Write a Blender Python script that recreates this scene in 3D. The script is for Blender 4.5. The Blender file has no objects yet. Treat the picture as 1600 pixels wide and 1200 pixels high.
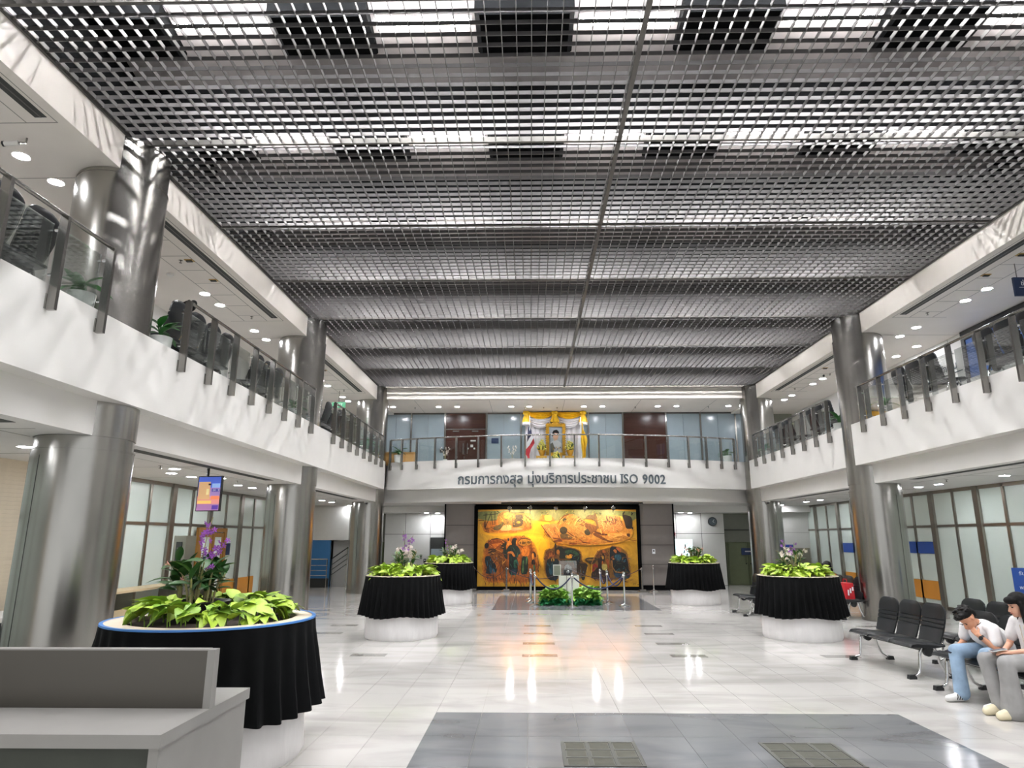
import bpy, bmesh, math, random
from mathutils import Vector, Matrix, noise
R = math.radians
random.seed(7)
scene = bpy.context.scene
COL = scene.collection

# ------------------------------------------------------------------ camera, world, exposure
cam_d = bpy.data.cameras.new('camera')
cam = bpy.data.objects.new('camera', cam_d); COL.objects.link(cam)
cam_d.sensor_width = 36.0
cam_d.lens = 1038.0 / 1600.0 * 36.0
cam_d.shift_x = -10.7 / 1600.0
cam_d.clip_start = 0.05; cam_d.clip_end = 200
cam.location = (0, 0, 1.75)
cam.rotation_euler = (R(90 + 13.07), 0, R(1.0))
scene.camera = cam
world = bpy.data.worlds.new('World'); scene.world = world
world.use_nodes = True
world.node_tree.nodes['Background'].inputs[0].default_value = (0.97, 0.985, 1.0, 1)
world.node_tree.nodes['Background'].inputs[1].default_value = 0.9
scene.view_settings.view_transform = 'Standard'
scene.view_settings.look = 'None'
scene.view_settings.exposure = 0.4
scene.view_settings.gamma = 1.0
scene.view_settings.use_curve_mapping = False
scene.cycles.use_denoising = True
scene.cycles.max_bounces = 8
scene.cycles.diffuse_bounces = 5
scene.cycles.glossy_bounces = 5
scene.cycles.transparent_max_bounces = 16
scene.cycles.caustics_reflective = False
scene.cycles.caustics_refractive = False
scene.cycles.sample_clamp_indirect = 6.0
LAMP = 55.0       # battens above the louvre ceiling
ADDED_TUBE = 215.0      # unseen tubes added behind the black baffles to light the blades
DOWN = 160.0       # recessed downlights

# ------------------------------------------------------------------ materials
def lin(h):
    h = h.lstrip('#')
    c = [int(h[i:i+2], 16) / 255 for i in (0, 2, 4)]
    return tuple((x / 12.92 if x <= .04045 else ((x + .055) / 1.055) ** 2.4) for x in c)
MATS = {}
def mat(name, col, rough=.5, metal=0., var=.06, scale=6., bump=0., emit=None, estr=0., stretch=(1, 1, 1), spec=.5, coat=0., aniso=0.):
    if name in MATS: return MATS[name]
    m = bpy.data.materials.new(name); m.use_nodes = True
    nt = m.node_tree; b = nt.nodes['Principled BSDF']
    c = lin(col) if isinstance(col, str) else col
    tc = nt.nodes.new('ShaderNodeTexCoord'); mp = nt.nodes.new('ShaderNodeMapping')
    mp.inputs['Scale'].default_value = stretch
    nz = nt.nodes.new('ShaderNodeTexNoise'); nz.inputs['Scale'].default_value = scale
    nz.inputs['Detail'].default_value = 4
    nt.links.new(tc.outputs['Object'], mp.inputs[0]); nt.links.new(mp.outputs[0], nz.inputs[0])
    rp = nt.nodes.new('ShaderNodeValToRGB')
    rp.color_ramp.elements[0].position = .3; rp.color_ramp.elements[1].position = .7
    rp.color_ramp.elements[0].color = (*[x * (1 - var) for x in c], 1)
    rp.color_ramp.elements[1].color = (*[min(1, x * (1 + var)) for x in c], 1)
    nt.links.new(nz.outputs['Fac'], rp.inputs[0]); nt.links.new(rp.outputs[0], b.inputs['Base Color'])
    b.inputs['Roughness'].default_value = rough; b.inputs['Metallic'].default_value = metal
    b.inputs['Specular IOR Level'].default_value = spec
    if coat: b.inputs['Coat Weight'].default_value = coat
    if aniso: b.inputs['Anisotropic'].default_value = aniso
    if bump:
        bp = nt.nodes.new('ShaderNodeBump'); bp.inputs['Strength'].default_value = bump
        bp.inputs['Distance'].default_value = .02
        nt.links.new(nz.outputs['Fac'], bp.inputs['Height']); nt.links.new(bp.outputs[0], b.inputs['Normal'])
    if emit:
        e = lin(emit) if isinstance(emit, str) else emit
        b.inputs['Emission Color'].default_value = (*e, 1); b.inputs['Emission Strength'].default_value = estr
    MATS[name] = m
    return m
def glass(name, tint, refl=.5, gain=1.0):
    m = bpy.data.materials.new(name); m.use_nodes = True
    nt = m.node_tree; nt.nodes.clear()
    o = nt.nodes.new('ShaderNodeOutputMaterial'); mx = nt.nodes.new('ShaderNodeMixShader')
    t = nt.nodes.new('ShaderNodeBsdfTransparent'); t.inputs[0].default_value = (*tint, 1)
    gl = nt.nodes.new('ShaderNodeBsdfGlossy'); gl.inputs['Roughness'].default_value = .01
    gl.inputs[0].default_value = (.95, .97, .96, 1)
    fr = nt.nodes.new('ShaderNodeFresnel'); fr.inputs[0].default_value = 1.5
    mu = nt.nodes.new('ShaderNodeMath'); mu.operation = 'MULTIPLY'; mu.inputs[1].default_value = gain; mu.use_clamp = True
    nt.links.new(fr.outputs[0], mu.inputs[0]); nt.links.new(mu.outputs[0], mx.inputs[0])
    nt.links.new(t.outputs[0], mx.inputs[1]); nt.links.new(gl.outputs[0], mx.inputs[2]); nt.links.new(mx.outputs[0], o.inputs[0])
    return m
def marble(name, c1, c2, rough):
    m = bpy.data.materials.new(name); m.use_nodes = True
    nt = m.node_tree; b = nt.nodes['Principled BSDF']
    g = nt.nodes.new('ShaderNodeNewGeometry'); mp = nt.nodes.new('ShaderNodeMapping')
    mp.inputs['Scale'].default_value = (.55, 1.5, 1)
    nz = nt.nodes.new('ShaderNodeTexNoise'); nz.inputs['Scale'].default_value = 1.1; nz.inputs['Detail'].default_value = 7
    nz.inputs['Distortion'].default_value = 1.2
    nt.links.new(g.outputs['Position'], mp.inputs[0]); nt.links.new(mp.outputs[0], nz.inputs[0])
    rp = nt.nodes.new('ShaderNodeValToRGB')
    rp.color_ramp.elements[0].position = .28; rp.color_ramp.elements[1].position = .56
    rp.color_ramp.elements[0].color = (*lin(c2), 1); rp.color_ramp.elements[1].color = (*lin(c1), 1)
    nt.links.new(nz.outputs['Fac'], rp.inputs[0]); nt.links.new(rp.outputs[0], b.inputs['Base Color'])
    b.inputs['Roughness'].default_value = rough
    b.inputs['Specular IOR Level'].default_value = .55
    return m
M = dict(
    white=mat('white_paint', '#dcdad6', .55, var=.02, scale=2),
    soffit=mat('soffit_paint', '#e4e3de', .6, var=.015, scale=2),
    beam=mat('beam_paint', '#e2dcd4', .5, var=.03, scale=1.5),
    steel=mat('column_steel', '#9f9d98', .24, 1., var=.09, scale=2.2, stretch=(1, 1, .3)),
    mull=mat('mullion_steel', '#98938a', .3, 1., var=.06, scale=3),
    rail=mat('rail_steel', '#8f8d89', .25, 1., var=.05, scale=4),
    chrome=mat('chrome', '#d8d8d8', .08, 1., var=.02),
    blade=mat('louvre_aluminium', '#676564', .34, .35, var=.05, scale=3),
    tee=mat('tee_aluminium', '#5d5b58', .4, .6, var=.05, scale=3),
    black=mat('matt_black', '#050607', .9, var=.2, spec=.1),
    bwhite=mat('reflector_white', '#9a9594', .7, var=.03, scale=1),
    joint=mat('joint_grey', '#8e8c86', .8),
    djoint=mat('dark_slot', '#2b2d2a', .7),
    floorw=marble('marble_white', '#bdbab6', '#a5a29f', .09),
    floorg=marble('granite_grey', '#6f7173', '#5a5b5e', .16),
    accent=mat('granite_accent', '#85837e', .15, var=.08),
    grout=mat('grout', '#9a958d', .7),
    frost=mat('frosted_glass', '#d6e2da', .22, var=.03, scale=1.2),
    frost2=mat('grey_glass', '#93a1a8', .16, var=.03, scale=1.5),
    glass=glass('rail_glass', (.95, .97, .96), gain=.55),
    acryl=glass('acrylic', (.97, .98, .98)),
    dark=mat('charcoal', '#15181a', .45),
    vinyl=mat('black_vinyl', '#14171a', .3, var=.12, scale=9, bump=.05),
    skirt=mat('black_cloth', '#060708', .9, var=.15, scale=8, spec=.15),
    wrap=mat('white_cloth', '#dcdad9', .6, var=.04, scale=3, stretch=(3, 3, .6), bump=.5),
    board=mat('beige_board', '#cdc0ab', .6, var=.05),
    tape=mat('blue_tape', '#3f78b8', .5),
    soil=mat('soil', '#2c2118', .95, var=.3, scale=30),
    leaf=mat('lime_leaf', '#a2bf3e', .42, var=.16, scale=5),
    leaf2=mat('lime_leaf_dark', '#7ea23a', .42, var=.18, scale=5),
    oleaf=mat('orchid_leaf', '#335a2b', .38, var=.2, scale=8),
    gleaf=mat('broad_leaf', '#2f6a2c', .35, var=.2, scale=6),
    stem=mat('orchid_cane', '#8c8558', .6, var=.15, scale=20),
    purple=mat('purple_petal', '#9a55b4', .5, var=.25, scale=30),
    pale=mat('pale_petal', '#eadfd8', .5, var=.08, scale=30),
    pink=mat('pink_petal', '#dba79c', .5, var=.1, scale=30),
    pot=mat('black_pot', '#17191a', .4),
    wpot=mat('white_pot', '#d9dcd8', .4),
    orange=mat('orange_panel', '#cf8b2c', .4, var=.05, scale=3),
    blue=mat('blue_sign', '#1f4a9a', .4, var=.03),
    navy=mat('navy_sign', '#1c2f52', .4, var=.03),
    bluewall=mat('blue_wall', '#2f6ea3', .5, var=.03),
    letter=mat('sign_letter', '#4c565c', .5),
    lwhite=mat('letter_white', '#e8ecf0', .5),
    wood=mat('door_wood', '#8f6428', .4, var=.15, scale=3, stretch=(6, 6, .6)),
    brown=mat('brown_panel', '#3c2119', .25, var=.18, scale=3, stretch=(.4, 1, 8)),
    tan=mat('tan_wood', '#b58a4e', .45, var=.1, scale=3, stretch=(1, 1, 5)),
    ledge=mat('ledge_beige', '#cdb893', .4, var=.06, scale=3),
    grey=mat('grey_cladding', '#7d7773', .55, var=.03),
    panelw=mat('white_cladding', '#c9c9c4', .5, var=.02),
    green=mat('green_door', '#5c6447', .5, var=.05),
    greyg=mat('greygreen_wall', '#83867a', .55, var=.04),
    greyd=mat('grey_door', '#9a9a8f', .5, var=.03),
    beige=mat('beige_blind', '#d3c6ae', .55, var=.05),
    countm=mat('counter_metal', '#5d5a55', .3, 1., var=.05, scale=1.2, stretch=(.4, 1, 1)),
    countw=mat('counter_light', '#8f8d89', .4, .2, var=.03),
    countd=mat('counter_dark', '#3c4038', .6),
    gold=mat('gold_paint', '#c8982e', .35, .5, var=.2, scale=12),
    yellow=mat('yellow_cloth', '#e3b51d', .6, var=.12, scale=5),
    wcloth=mat('white_drape', '#d8d6da', .65, var=.06, scale=5),
    yflower=mat('yellow_flower', '#d9cf62', .6, var=.2, scale=20),
    red=mat('flag_red', '#b02430', .6), fnavy=mat('flag_navy', '#1d2140', .6), fwhite=mat('flag_white', '#e3e3e6', .6),
    rope=mat('blue_rope', '#1f2547', .6), maroon=mat('maroon_rope', '#3b1f2a', .6),
    hedge=mat('hedge_green', '#86b046', .5, var=.25, scale=9), turf=mat('turf_green', '#1a7a44', .6, var=.25, scale=14),
    screen=mat('screen_glass', '#202438', .15),
    grate=mat('grate_metal', '#6b6b62', .45, .5, var=.1), grated=mat('grate_dark', '#4a4b45', .6),
    skin=mat('skin', '#c08a6c', .5, var=.06, scale=12), skin2=mat('skin_light', '#d9a68c', .5, var=.05, scale=12),
    hair=mat('black_hair', '#0a0808', .6, var=.3, scale=40, stretch=(1, 1, .2), spec=.25),
    tee_w=mat('white_tshirt', '#dedcdc', .8, var=.04, scale=8, bump=.25),
    denim=mat('blue_denim', '#8ba3ba', .85, var=.2, scale=7, bump=.2),
    greyj=mat('grey_jeans', '#8d8c8b', .85, var=.1, scale=8, bump=.2),
    shoe=mat('white_shoe', '#e3e2df', .5), clog=mat('cream_clog', '#d6ccae', .5), redcl=mat('red_shirt', '#b02a32', .8),
    redbag=mat('red_bag', '#c4202c', .35), phone=mat('phone_black', '#0c0c0e', .2),
    mustard=mat('mustard_shirt', '#b5873b', .8),
    downl=mat('downlight_glow', '#ffffff', .5, emit='#f8f9ff', estr=DOWN),
    lamp=mat('batten_glow', '#ffffff', .5, emit='#fbf8f6', estr=LAMP),
    added_tube=mat('added_tube_glow', '#ffffff', .5, emit='#f7f7fa', estr=ADDED_TUBE),
    lightbox=mat('lightbox_face', '#d8e8ea', .4, emit='#d8f0f2', estr=.9),
    exitg=mat('exit_green', '#2f8a5a', .5, emit='#7fd0a8', estr=.2),
    brass=mat('detector_brass', '#b09050', .5),
)

# ------------------------------------------------------------------ mesh builder
class MB:
    def __init__(s): s.v = []; s.f = []; s.mi = []; s.cur = 0
    def add(s, vs, fs):
        o = len(s.v); s.v += [tuple(p) for p in vs]
        for f in fs: s.f.append(tuple(i + o for i in f)); s.mi.append(s.cur)
        return s
    def box(s, x0, y0, z0, x1, y1, z1):
        vs = [(x0, y0, z0), (x1, y0, z0), (x1, y1, z0), (x0, y1, z0), (x0, y0, z1), (x1, y0, z1), (x1, y1, z1), (x0, y1, z1)]
        return s.add(vs, [(0, 3, 2, 1), (4, 5, 6, 7), (0, 1, 5, 4), (1, 2, 6, 5), (2, 3, 7, 6), (3, 0, 4, 7)])
    def cbox(s, c, d): return s.box(c[0]-d[0]/2, c[1]-d[1]/2, c[2]-d[2]/2, c[0]+d[0]/2, c[1]+d[1]/2, c[2]+d[2]/2)
    def lathe(s, prof, n=24, c=(0, 0), rf=None, cap=True):
        o = []
        for (r, z) in prof:
            for i in range(n):
                a = 2 * math.pi * i / n
                rr = rf(r, z, a) if rf else r
                o.append((c[0] + rr * math.cos(a), c[1] + rr * math.sin(a), z))
        fs = []
        for k in range(len(prof) - 1):
            for i in range(n):
                j = (i + 1) % n
                fs.append((k*n+i, k*n+j, (k+1)*n+j, (k+1)*n+i))
        if cap:
            fs.append(tuple(reversed(range(n)))); fs.append(tuple(range((len(prof)-1)*n, len(prof)*n)))
        return s.add(o, fs)
    def tube(s, pts, r, n=8, cap=True):
        pts = [Vector(p) for p in pts]; rs = r if isinstance(r, (list, tuple)) else [r] * len(pts)
        o = []; up = None
        for i, p in enumerate(pts):
            t = (pts[min(i+1, len(pts)-1)] - pts[max(i-1, 0)]).normalized()
            if up is None: up = Vector((0, 0, 1)) if abs(t.z) < .9 else Vector((1, 0, 0))
            x = t.cross(up).normalized(); y = x.cross(t).normalized(); up = y
            for k in range(n):
                a = 2 * math.pi * k / n
                o.append(p + rs[i] * (math.cos(a) * x + math.sin(a) * y))
        fs = []
        for i in range(len(pts) - 1):
            for k in range(n):
                j = (k + 1) % n
                fs.append((i*n+k, i*n+j, (i+1)*n+j, (i+1)*n+k))
        if cap: fs.append(tuple(reversed(range(n)))); fs.append(tuple(range((len(pts)-1)*n, len(pts)*n)))
        return s.add(o, fs)
    def sphere(s, c, r, n=10, m=6):
        rx, ry, rz = r if isinstance(r, (tuple, list)) else (r, r, r)
        o = [(c[0], c[1], c[2] - rz)]
        for k in range(1, m):
            b = -math.pi/2 + math.pi * k / m
            for i in range(n):
                a = 2 * math.pi * i / n
                o.append((c[0] + rx*math.cos(b)*math.cos(a), c[1] + ry*math.cos(b)*math.sin(a), c[2] + rz*math.sin(b)))
        o.append((c[0], c[1], c[2] + rz)); fs = []
        for i in range(n): fs.append((0, 1 + (i+1) % n, 1 + i))
        for k in range(m - 2):
            for i in range(n):
                j = (i + 1) % n
                fs.append((1+k*n+i, 1+k*n+j, 1+(k+1)*n+j, 1+(k+1)*n+i))
        e = len(o) - 1; b0 = 1 + (m-2)*n
        for i in range(n): fs.append((b0+i, b0+(i+1) % n, e))
        return s.add(o, fs)
    def prism(s, poly, y0, y1):      # polygon in XZ extruded along Y
        n = len(poly)
        o = [(x, y0, z) for x, z in poly] + [(x, y1, z) for x, z in poly]
        fs = [tuple(range(n)), tuple(reversed(range(n, 2*n)))]
        for i in range(n):
            j = (i+1) % n; fs.append((i, i+n, j+n, j))
        return s.add(o, fs)
    def grid(s, fn, nu, nv):
        o = [fn(i/(nu-1), j/(nv-1)) for j in range(nv) for i in range(nu)]
        fs = [(j*nu+i, j*nu+i+1, (j+1)*nu+i+1, (j+1)*nu+i) for j in range(nv-1) for i in range(nu-1)]
        return s.add(o, fs)
    def mesh(s, name, mats, smooth=False, fix=False):
        me = bpy.data.meshes.new(name); me.from_pydata(s.v, [], s.f)
        for m in (mats if isinstance(mats, (list, tuple)) else [mats]): me.materials.append(m)
        if any(s.mi): me.polygons.foreach_set('material_index', s.mi)
        if fix:
            bm = bmesh.new(); bm.from_mesh(me); bmesh.ops.recalc_face_normals(bm, faces=bm.faces); bm.to_mesh(me); bm.free()
        if smooth:
            me.polygons.foreach_set('use_smooth', [True] * len(me.polygons))
            try: me.set_sharp_from_angle(angle=R(40))
            except Exception: pass
        me.update()
        return me
    def build(s, name, mats, parent=None, smooth=False, loc=None, fix=False):
        return link(name, s.mesh(name, mats, smooth, fix), parent, loc)
def link(name, me, parent=None, loc=None):
    o = bpy.data.objects.new(name, me); COL.objects.link(o)
    if parent is not None: o.parent = parent
    if loc is not None: o.location = loc
    return o
def tag(o, label=None, cat=None, group=None, kind=None):
    if label: o['label'] = label
    if cat: o['category'] = cat
    if group: o['group'] = group
    if kind: o['kind'] = kind
    return o
def thing(name, label, cat, loc=(0, 0, 0), rz=0, group=None):
    o = bpy.data.objects.new(name, None); COL.objects.link(o); o.empty_display_size = .1
    o.location = loc; o.rotation_euler = (0, 0, rz)
    return tag(o, label, cat, group)
def struct(name, mb, m, parent=None, smooth=False):
    o = mb.build(name, m, parent, smooth)
    if parent is None: o['kind'] = 'structure'
    return o
def structe(name):
    o = bpy.data.objects.new(name, None); COL.objects.link(o); o['kind'] = 'structure'; o.empty_display_size = .1
    return o
def copy_tree(o, parent=None):
    c = o.copy(); COL.objects.link(c); c.parent = parent
    for ch in list(o.children): copy_tree(ch, c)
    return c
ORD = ['first', 'second', 'third', 'fourth', 'fifth', 'sixth', 'seventh', 'eighth', 'ninth', 'tenth', 'eleventh', 'twelfth', 'thirteenth', 'fourteenth', 'fifteenth', 'sixteenth', 'seventeenth', 'eighteenth', 'nineteenth', 'twentieth']
def text_mesh(body, size, depth=.0, align='CENTER', bold=0.):
    cu = bpy.data.curves.new('lettering', 'FONT'); cu.body = body; cu.size = size
    cu.extrude = depth; cu.align_x = align; cu.offset = bold; cu.resolution_u = 3
    ob = bpy.data.objects.new('lettering', cu); COL.objects.link(ob)
    dg = bpy.context.evaluated_depsgraph_get()
    me = bpy.data.meshes.new_from_object(ob.evaluated_get(dg))
    bpy.data.objects.remove(ob); bpy.data.curves.remove(cu)
    return me
def text(body, size, m, parent, loc, rot=(R(90), 0, 0), depth=.002, name='lettering', bold=0., align='CENTER'):
    me = text_mesh(body, size, depth, align, bold); me.materials.clear(); me.materials.append(m)
    o = link(name, me, parent, loc); o.rotation_euler = rot
    return o

# ------------------------------------------------------------------ dimensions of the hall
AX = 1.22                       # hall axis
CL, CR = AX - 6.53, AX + 6.53   # edges of the louvre ceiling
FL, FR = AX - 6.17, AX + 6.17   # upper balcony face
GL, GR = -8.0, 10.4             # ground floor glass walls
UL, UR = -7.7, 10.1             # gallery rear walls
CEIL = 6.93
YB, YE = -1.5, 22.75            # near end, far end of the atrium
SOF1, SOF2 = 2.94, 6.43
GAL = 4.28                      # gallery floor

def arc_y(x): return 21.7 + 1.42 * ((x - AX) / 6.45) ** 2

# ------------------------------------------------------------------ floor
TW, TL = .472, .835
X0, Y0 = -.98, 7.43
floor = struct('floor', MB().box(GL - 1, YB, -.2, GR + 1, 28, -.006), M['grout'])
def is_grey(i, j):
    if 0 <= i < 10 and j < 0: return True
    if 0 <= i < 9 and 12 <= j < 17: return True
    return False
tiles = []
i0, i1 = math.floor((GL - X0) / TW), math.ceil((GR - X0) / TW)
j0, j1 = math.floor((YB + .4 - Y0) / TL), math.floor((27.5 - Y0) / TL)
for j in range(j0, j1):
    for i in range(i0, i1):
        cx, cy = X0 + (i + .5) * TW, Y0 + (j + .5) * TL
        vis = cy > 4.6 and abs(cx) < cy * .82 + .3 and not (cx < -1.6 and cy < 6.2)
        d = math.hypot(cx, cy) + (0 if vis else 100)
        tiles.append((d, cx, cy, is_grey(i, j)))
tiles.sort()
g_ = .0016
tm_w = MB().box(-TW/2 + g_, -TL/2 + g_, -.006, TW/2 - g_, TL/2 - g_, 0).mesh('floor_tile', M['floorw'])
tm_g = MB().box(-TW/2 + g_, -TL/2 + g_, -.006, TW/2 - g_, TL/2 - g_, 0).mesh('floor_tile_grey', M['floorg'])
rest = MB()
for n, (d, cx, cy, gr) in enumerate(tiles):
    if n < 300:
        link('floor_tile', tm_g if gr else tm_w, floor, (cx, cy, 0))
    else:
        rest.cur = 1 if gr else 0
        rest.box(cx - TW/2 + g_, cy - TL/2 + g_, -.006, cx + TW/2 - g_, cy + TL/2 - g_, 0)
tag(rest.build('floor_tiles_far', [M['floorw'], M['floorg']], floor), kind='stuff')
acc = MB().box(-.27, -.12, 0, .27, .12, .0012).mesh('accent_tile', M['accent'])
for x in (.13, 2.4, -2.5, -3.85, 4.7, 6.9, -6.2):
    for y in (10.85, 12.05, 13.25, 14.4):
        if x == -2.5 and y > 11 or x == 4.7 and y > 11.5: continue
        if x == -3.85 and y < 13: continue
        link('accent_tile', acc, floor, (x, y, 0))
for y, x in ((16.2, -5.3), (17.2, -5.2), (18.4, -5.1), (19.6, -5.2)):
    link('accent_tile', acc, floor, (x, y, 0))

# floor grates
def grate(x, y, label):
    t = thing('floor_grate', label, 'grate', (x, y, 0))
    f = MB(); s = .31
    for a in (-s, -s/3, s/3, s):
        f.box(a - .014, -s - .014, 0, a + .014, s + .014, .006); f.box(-s - .014, a - .014, 0, s + .014, a + .014, .0055)
    f.build('frame', M['grated'], t)
    cell = MB().box(-.085, -.085, 0, .085, .085, .003)
    for k in range(-4, 5): cell.box(-.08, k*.018 - .004, .003, .08, k*.018 + .004, .0048)
    me = cell.mesh('grate_cell', M['grate'])
    for a in (-1, 0, 1):
        for b in (-1, 0, 1): link('grate_cell', me, t, (a * s * 2/3, b * s * 2/3, 0))
grate(.58, 6.1, 'square nine-cell metal floor grate left of the other grate')
grate(2.31, 6.1, 'square nine-cell metal floor grate nearer the seated people')

# ------------------------------------------------------------------ louvre ceiling and what hangs above it
ceiling = structe('ceiling')
P = .16
bx = MB().box(-.004, YB, 0, .004, YE, .05).mesh('louvre_blade_long', M['blade'])
n = int((CR - CL) / P)
for i in range(n + 1):
    x = CL + .06 + i * P
    if x < CR: link('louvre_blade', bx, ceiling, (x, 0, CEIL))
by = MB().box(CL, -.004, 0, CR, .004, .05).mesh('louvre_blade_cross', M['blade'])
y = YE - .1
while y > 1.2:
    link('louvre_blade', by, ceiling, (0, y, CEIL)); y -= P
MB().box(1.17, YB, -.012, 1.23, YE, .065).build('runner', M['tee'], ceiling, loc=(0, 0, CEIL))
ROW = [5.5 + 2.44 * k for k in range(-2, 8)]
for yk in ROW:
    MB().box(CL, yk - .02, -.012, CR, yk + .02, .065).build('cross_tee', M['tee'], ceiling, loc=(0, 0, CEIL))
for sx in (CL, CR):
    MB().box(sx - .03, YB, -.02, sx + .03, YE, .07).build('edge_angle', M['tee'], ceiling, loc=(0, 0, CEIL))

pl = structe('ceiling_plenum')
MB().box(CL - .2, YB, 8.7, CR + .2, YE + .2, 8.8).build('slab', M['black'], pl)
MB().box(CL - .25, YB, 7.15, CL - .02, YE, 8.7).build('side_wall', M['black'], pl)
MB().box(CR + .02, YB, 7.15, CR + .25, YE, 8.7).build('side_wall', M['black'], pl)
MB().box(CL, YE, 7.15, CR, YE + .2, 8.7).build('side_wall', M['black'], pl)
MB().box(CL + .002, YB, 6.995, CL + .02, YE, 7.2).build('added_edge_plate', M['black'], pl)  # black plates added to keep the lit beam edge above the grid dark
MB().box(CR - .02, YB, 6.995, CR - .002, YE, 7.2).build('added_edge_plate', M['black'], pl)
for r, yk in enumerate(ROW):
    if yk < .4: continue
    MB().box(CL, yk - .02, 7.06, CR, yk + .02, 8.38).build('baffle', M['black'], pl)
    if yk + 2.3 > YE + .3: continue
    ye = min(yk + 2.42, YE - .02)
    z1 = 8.35 - .239 * (ye - yk)
    m_ = MB()
    m_.add([(CL, yk + .05, 8.35), (CR, yk + .05, 8.35), (CR, ye, z1), (CL, ye, z1), (CL, yk + .05, 8.39), (CR, yk + .05, 8.39), (CR, ye, z1 + .04), (CL, ye, z1 + .04)],
           [(0, 1, 2, 3), (7, 6, 5, 4), (0, 4, 5, 1), (1, 5, 6, 2), (2, 6, 7, 3), (3, 7, 4, 0)])
    m_.build('reflector', M['bwhite'], pl, fix=True)
for r, yk in enumerate(ROW):
    if yk < .4 or yk + 2.3 > YE + .3: continue
    rw = ORD[r - 1]
    for q, nx in enumerate(range(-2, 4)):
        x = -.05 + 2.5 * nx
        xa, xb = max(x - .6, CL + .02), min(x + .6, CR - .02)
        if xb - xa < .3: continue
        t = thing('ceiling_box', f'black box above the ceiling grid, {rw} row from near end, {ORD[q]} from left', 'ceiling box', ((xa + xb)/2, yk + 1.55, 7.82), 0, 'black boxes above the ceiling grid')
        w = (xb - xa) / 2
        b = MB(); b.prism([(-w + .06, 0), (w - .06, 0), (w, .05), (w, .42), (-w, .42), (-w, .05)], -.35, .33)
        b.build('housing', M['black'], t, fix=True)
        MB().box(-w + .02, -.2, .42, w - .02, .2, .45).build('bracket', M['djoint'], t)
        if nx < 3:
            lx = x + 1.25
            t = thing('batten_lamp', f'warm batten lamp above the ceiling grid, {rw} row from near end, {ORD[q]} from left', 'lamp', (lx, yk + 1.45, 7.9), 0, 'batten lamps above the ceiling grid')
            MB().box(-.6, -.05, .05, .6, .05, .1).build('tray', M['bwhite'], t)
            MB().box(-.58, -.035, 0, .58, .035, .045).build('tube', M['lamp'], t)
            MB().box(-.02, -.02, .1, .02, .02, .16).build('hanger', M['djoint'], t)
            t = thing('added_tube_lamp', f'unseen tube lamp added behind baffle, {rw} row from near end, {ORD[q]} from left', 'lamp', (lx, yk + .85, 7.97), 0, 'unseen tube lamps added behind the baffles')  # out of view, added so the blade faces catch more light
            MB().box(-1.2, -.05, .03, 1.2, .05, .12).build('tray', M['black'], t)
            MB().tube([(-1.15, 0, 0), (1.15, 0, 0)], .022, 8).build('tube', M['added_tube'], t)
            for ex in (-1.17, 1.17): MB().box(ex - .02, -.03, -.03, ex + .02, .03, .03).build('lamp_holder', M['black'], t)

# ------------------------------------------------------------------ galleries
def yfar(): return 25.4
# slabs (gallery floors) with lower band
struct('floor_gallery_left', MB().box(UL - 2, YB, SOF1, FL - .25, 26, GAL), M['white'])
struct('floor_gallery_right', MB().box(FR + .25, YB, SOF1, UR + 2, 26, GAL), M['white'])
struct('wall_balcony_left', MB().box(FL - .25, YB, 3.36, FL, 22.6, GAL + .02), M['white'])
struct('wall_balcony_right', MB().box(FR, YB, 3.36, FR + .25, 22.6, GAL + .02), M['white'])
def curved(z0, z1, off, back, xa, xb, n=40):
    m_ = MB(); o = []; f = []
    for i in range(n + 1):
        x = xa + (xb - xa) * i / n
        y = arc_y(x) + off
        o += [(x, y, z0), (x, y, z1), (x, back, z1), (x, back, z0)]
    for i in range(n):
        a, b = 4*i, 4*i + 4
        f += [(a, b, b+1, a+1), (a+1, b+1, b+2, a+2), (a+3, a+2, b+2, b+3), (a, a+3, b+3, b)]
    f += [(0, 1, 2, 3), (4*n+3, 4*n+2, 4*n+1, 4*n)]
    return m_.add(o, f)
o = struct('wall_balcony_back', curved(3.36, GAL + .02, 0, 24, FL + .01, FR - .01), M['white'], smooth=True)
o = struct('floor_gallery_back', curved(SOF1, 3.5, .35, 25.5, FL - .24, FR + .24), M['white'], smooth=True)
struct('floor_gallery_back_deck', MB().box(FL - .24, 23.9, 3.5, FR + .24, 26, GAL - .002), M['white'])
struct('ceiling_corridor', MB().box(GL - 1.2, 25.3, 2.7, GR + 1.2, 28, 2.93), M['soffit'])
# gallery soffits with the beam that edges the louvre ceiling
sl = struct('ceiling_gallery_left', MB().box(UL - 2, YB, SOF2, CL, 26.2, 7.14), M['beam'])
sr = struct('ceiling_gallery_right', MB().box(CR, YB, SOF2, UR + 2, 26.2, 7.14), M['beam'])
sb = struct('ceiling_gallery_back', MB().box(CL, YE, 6.5, CR, 26.2, 7.14), M['beam'])
struct('wall_gallery_left', MB().box(UL - .2, YB, GAL, UL, 26, SOF2), M['white'])
wr = struct('wall_gallery_right', MB().box(UR, YB, GAL, UR + .2, 26, SOF2), M['white'])
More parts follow.
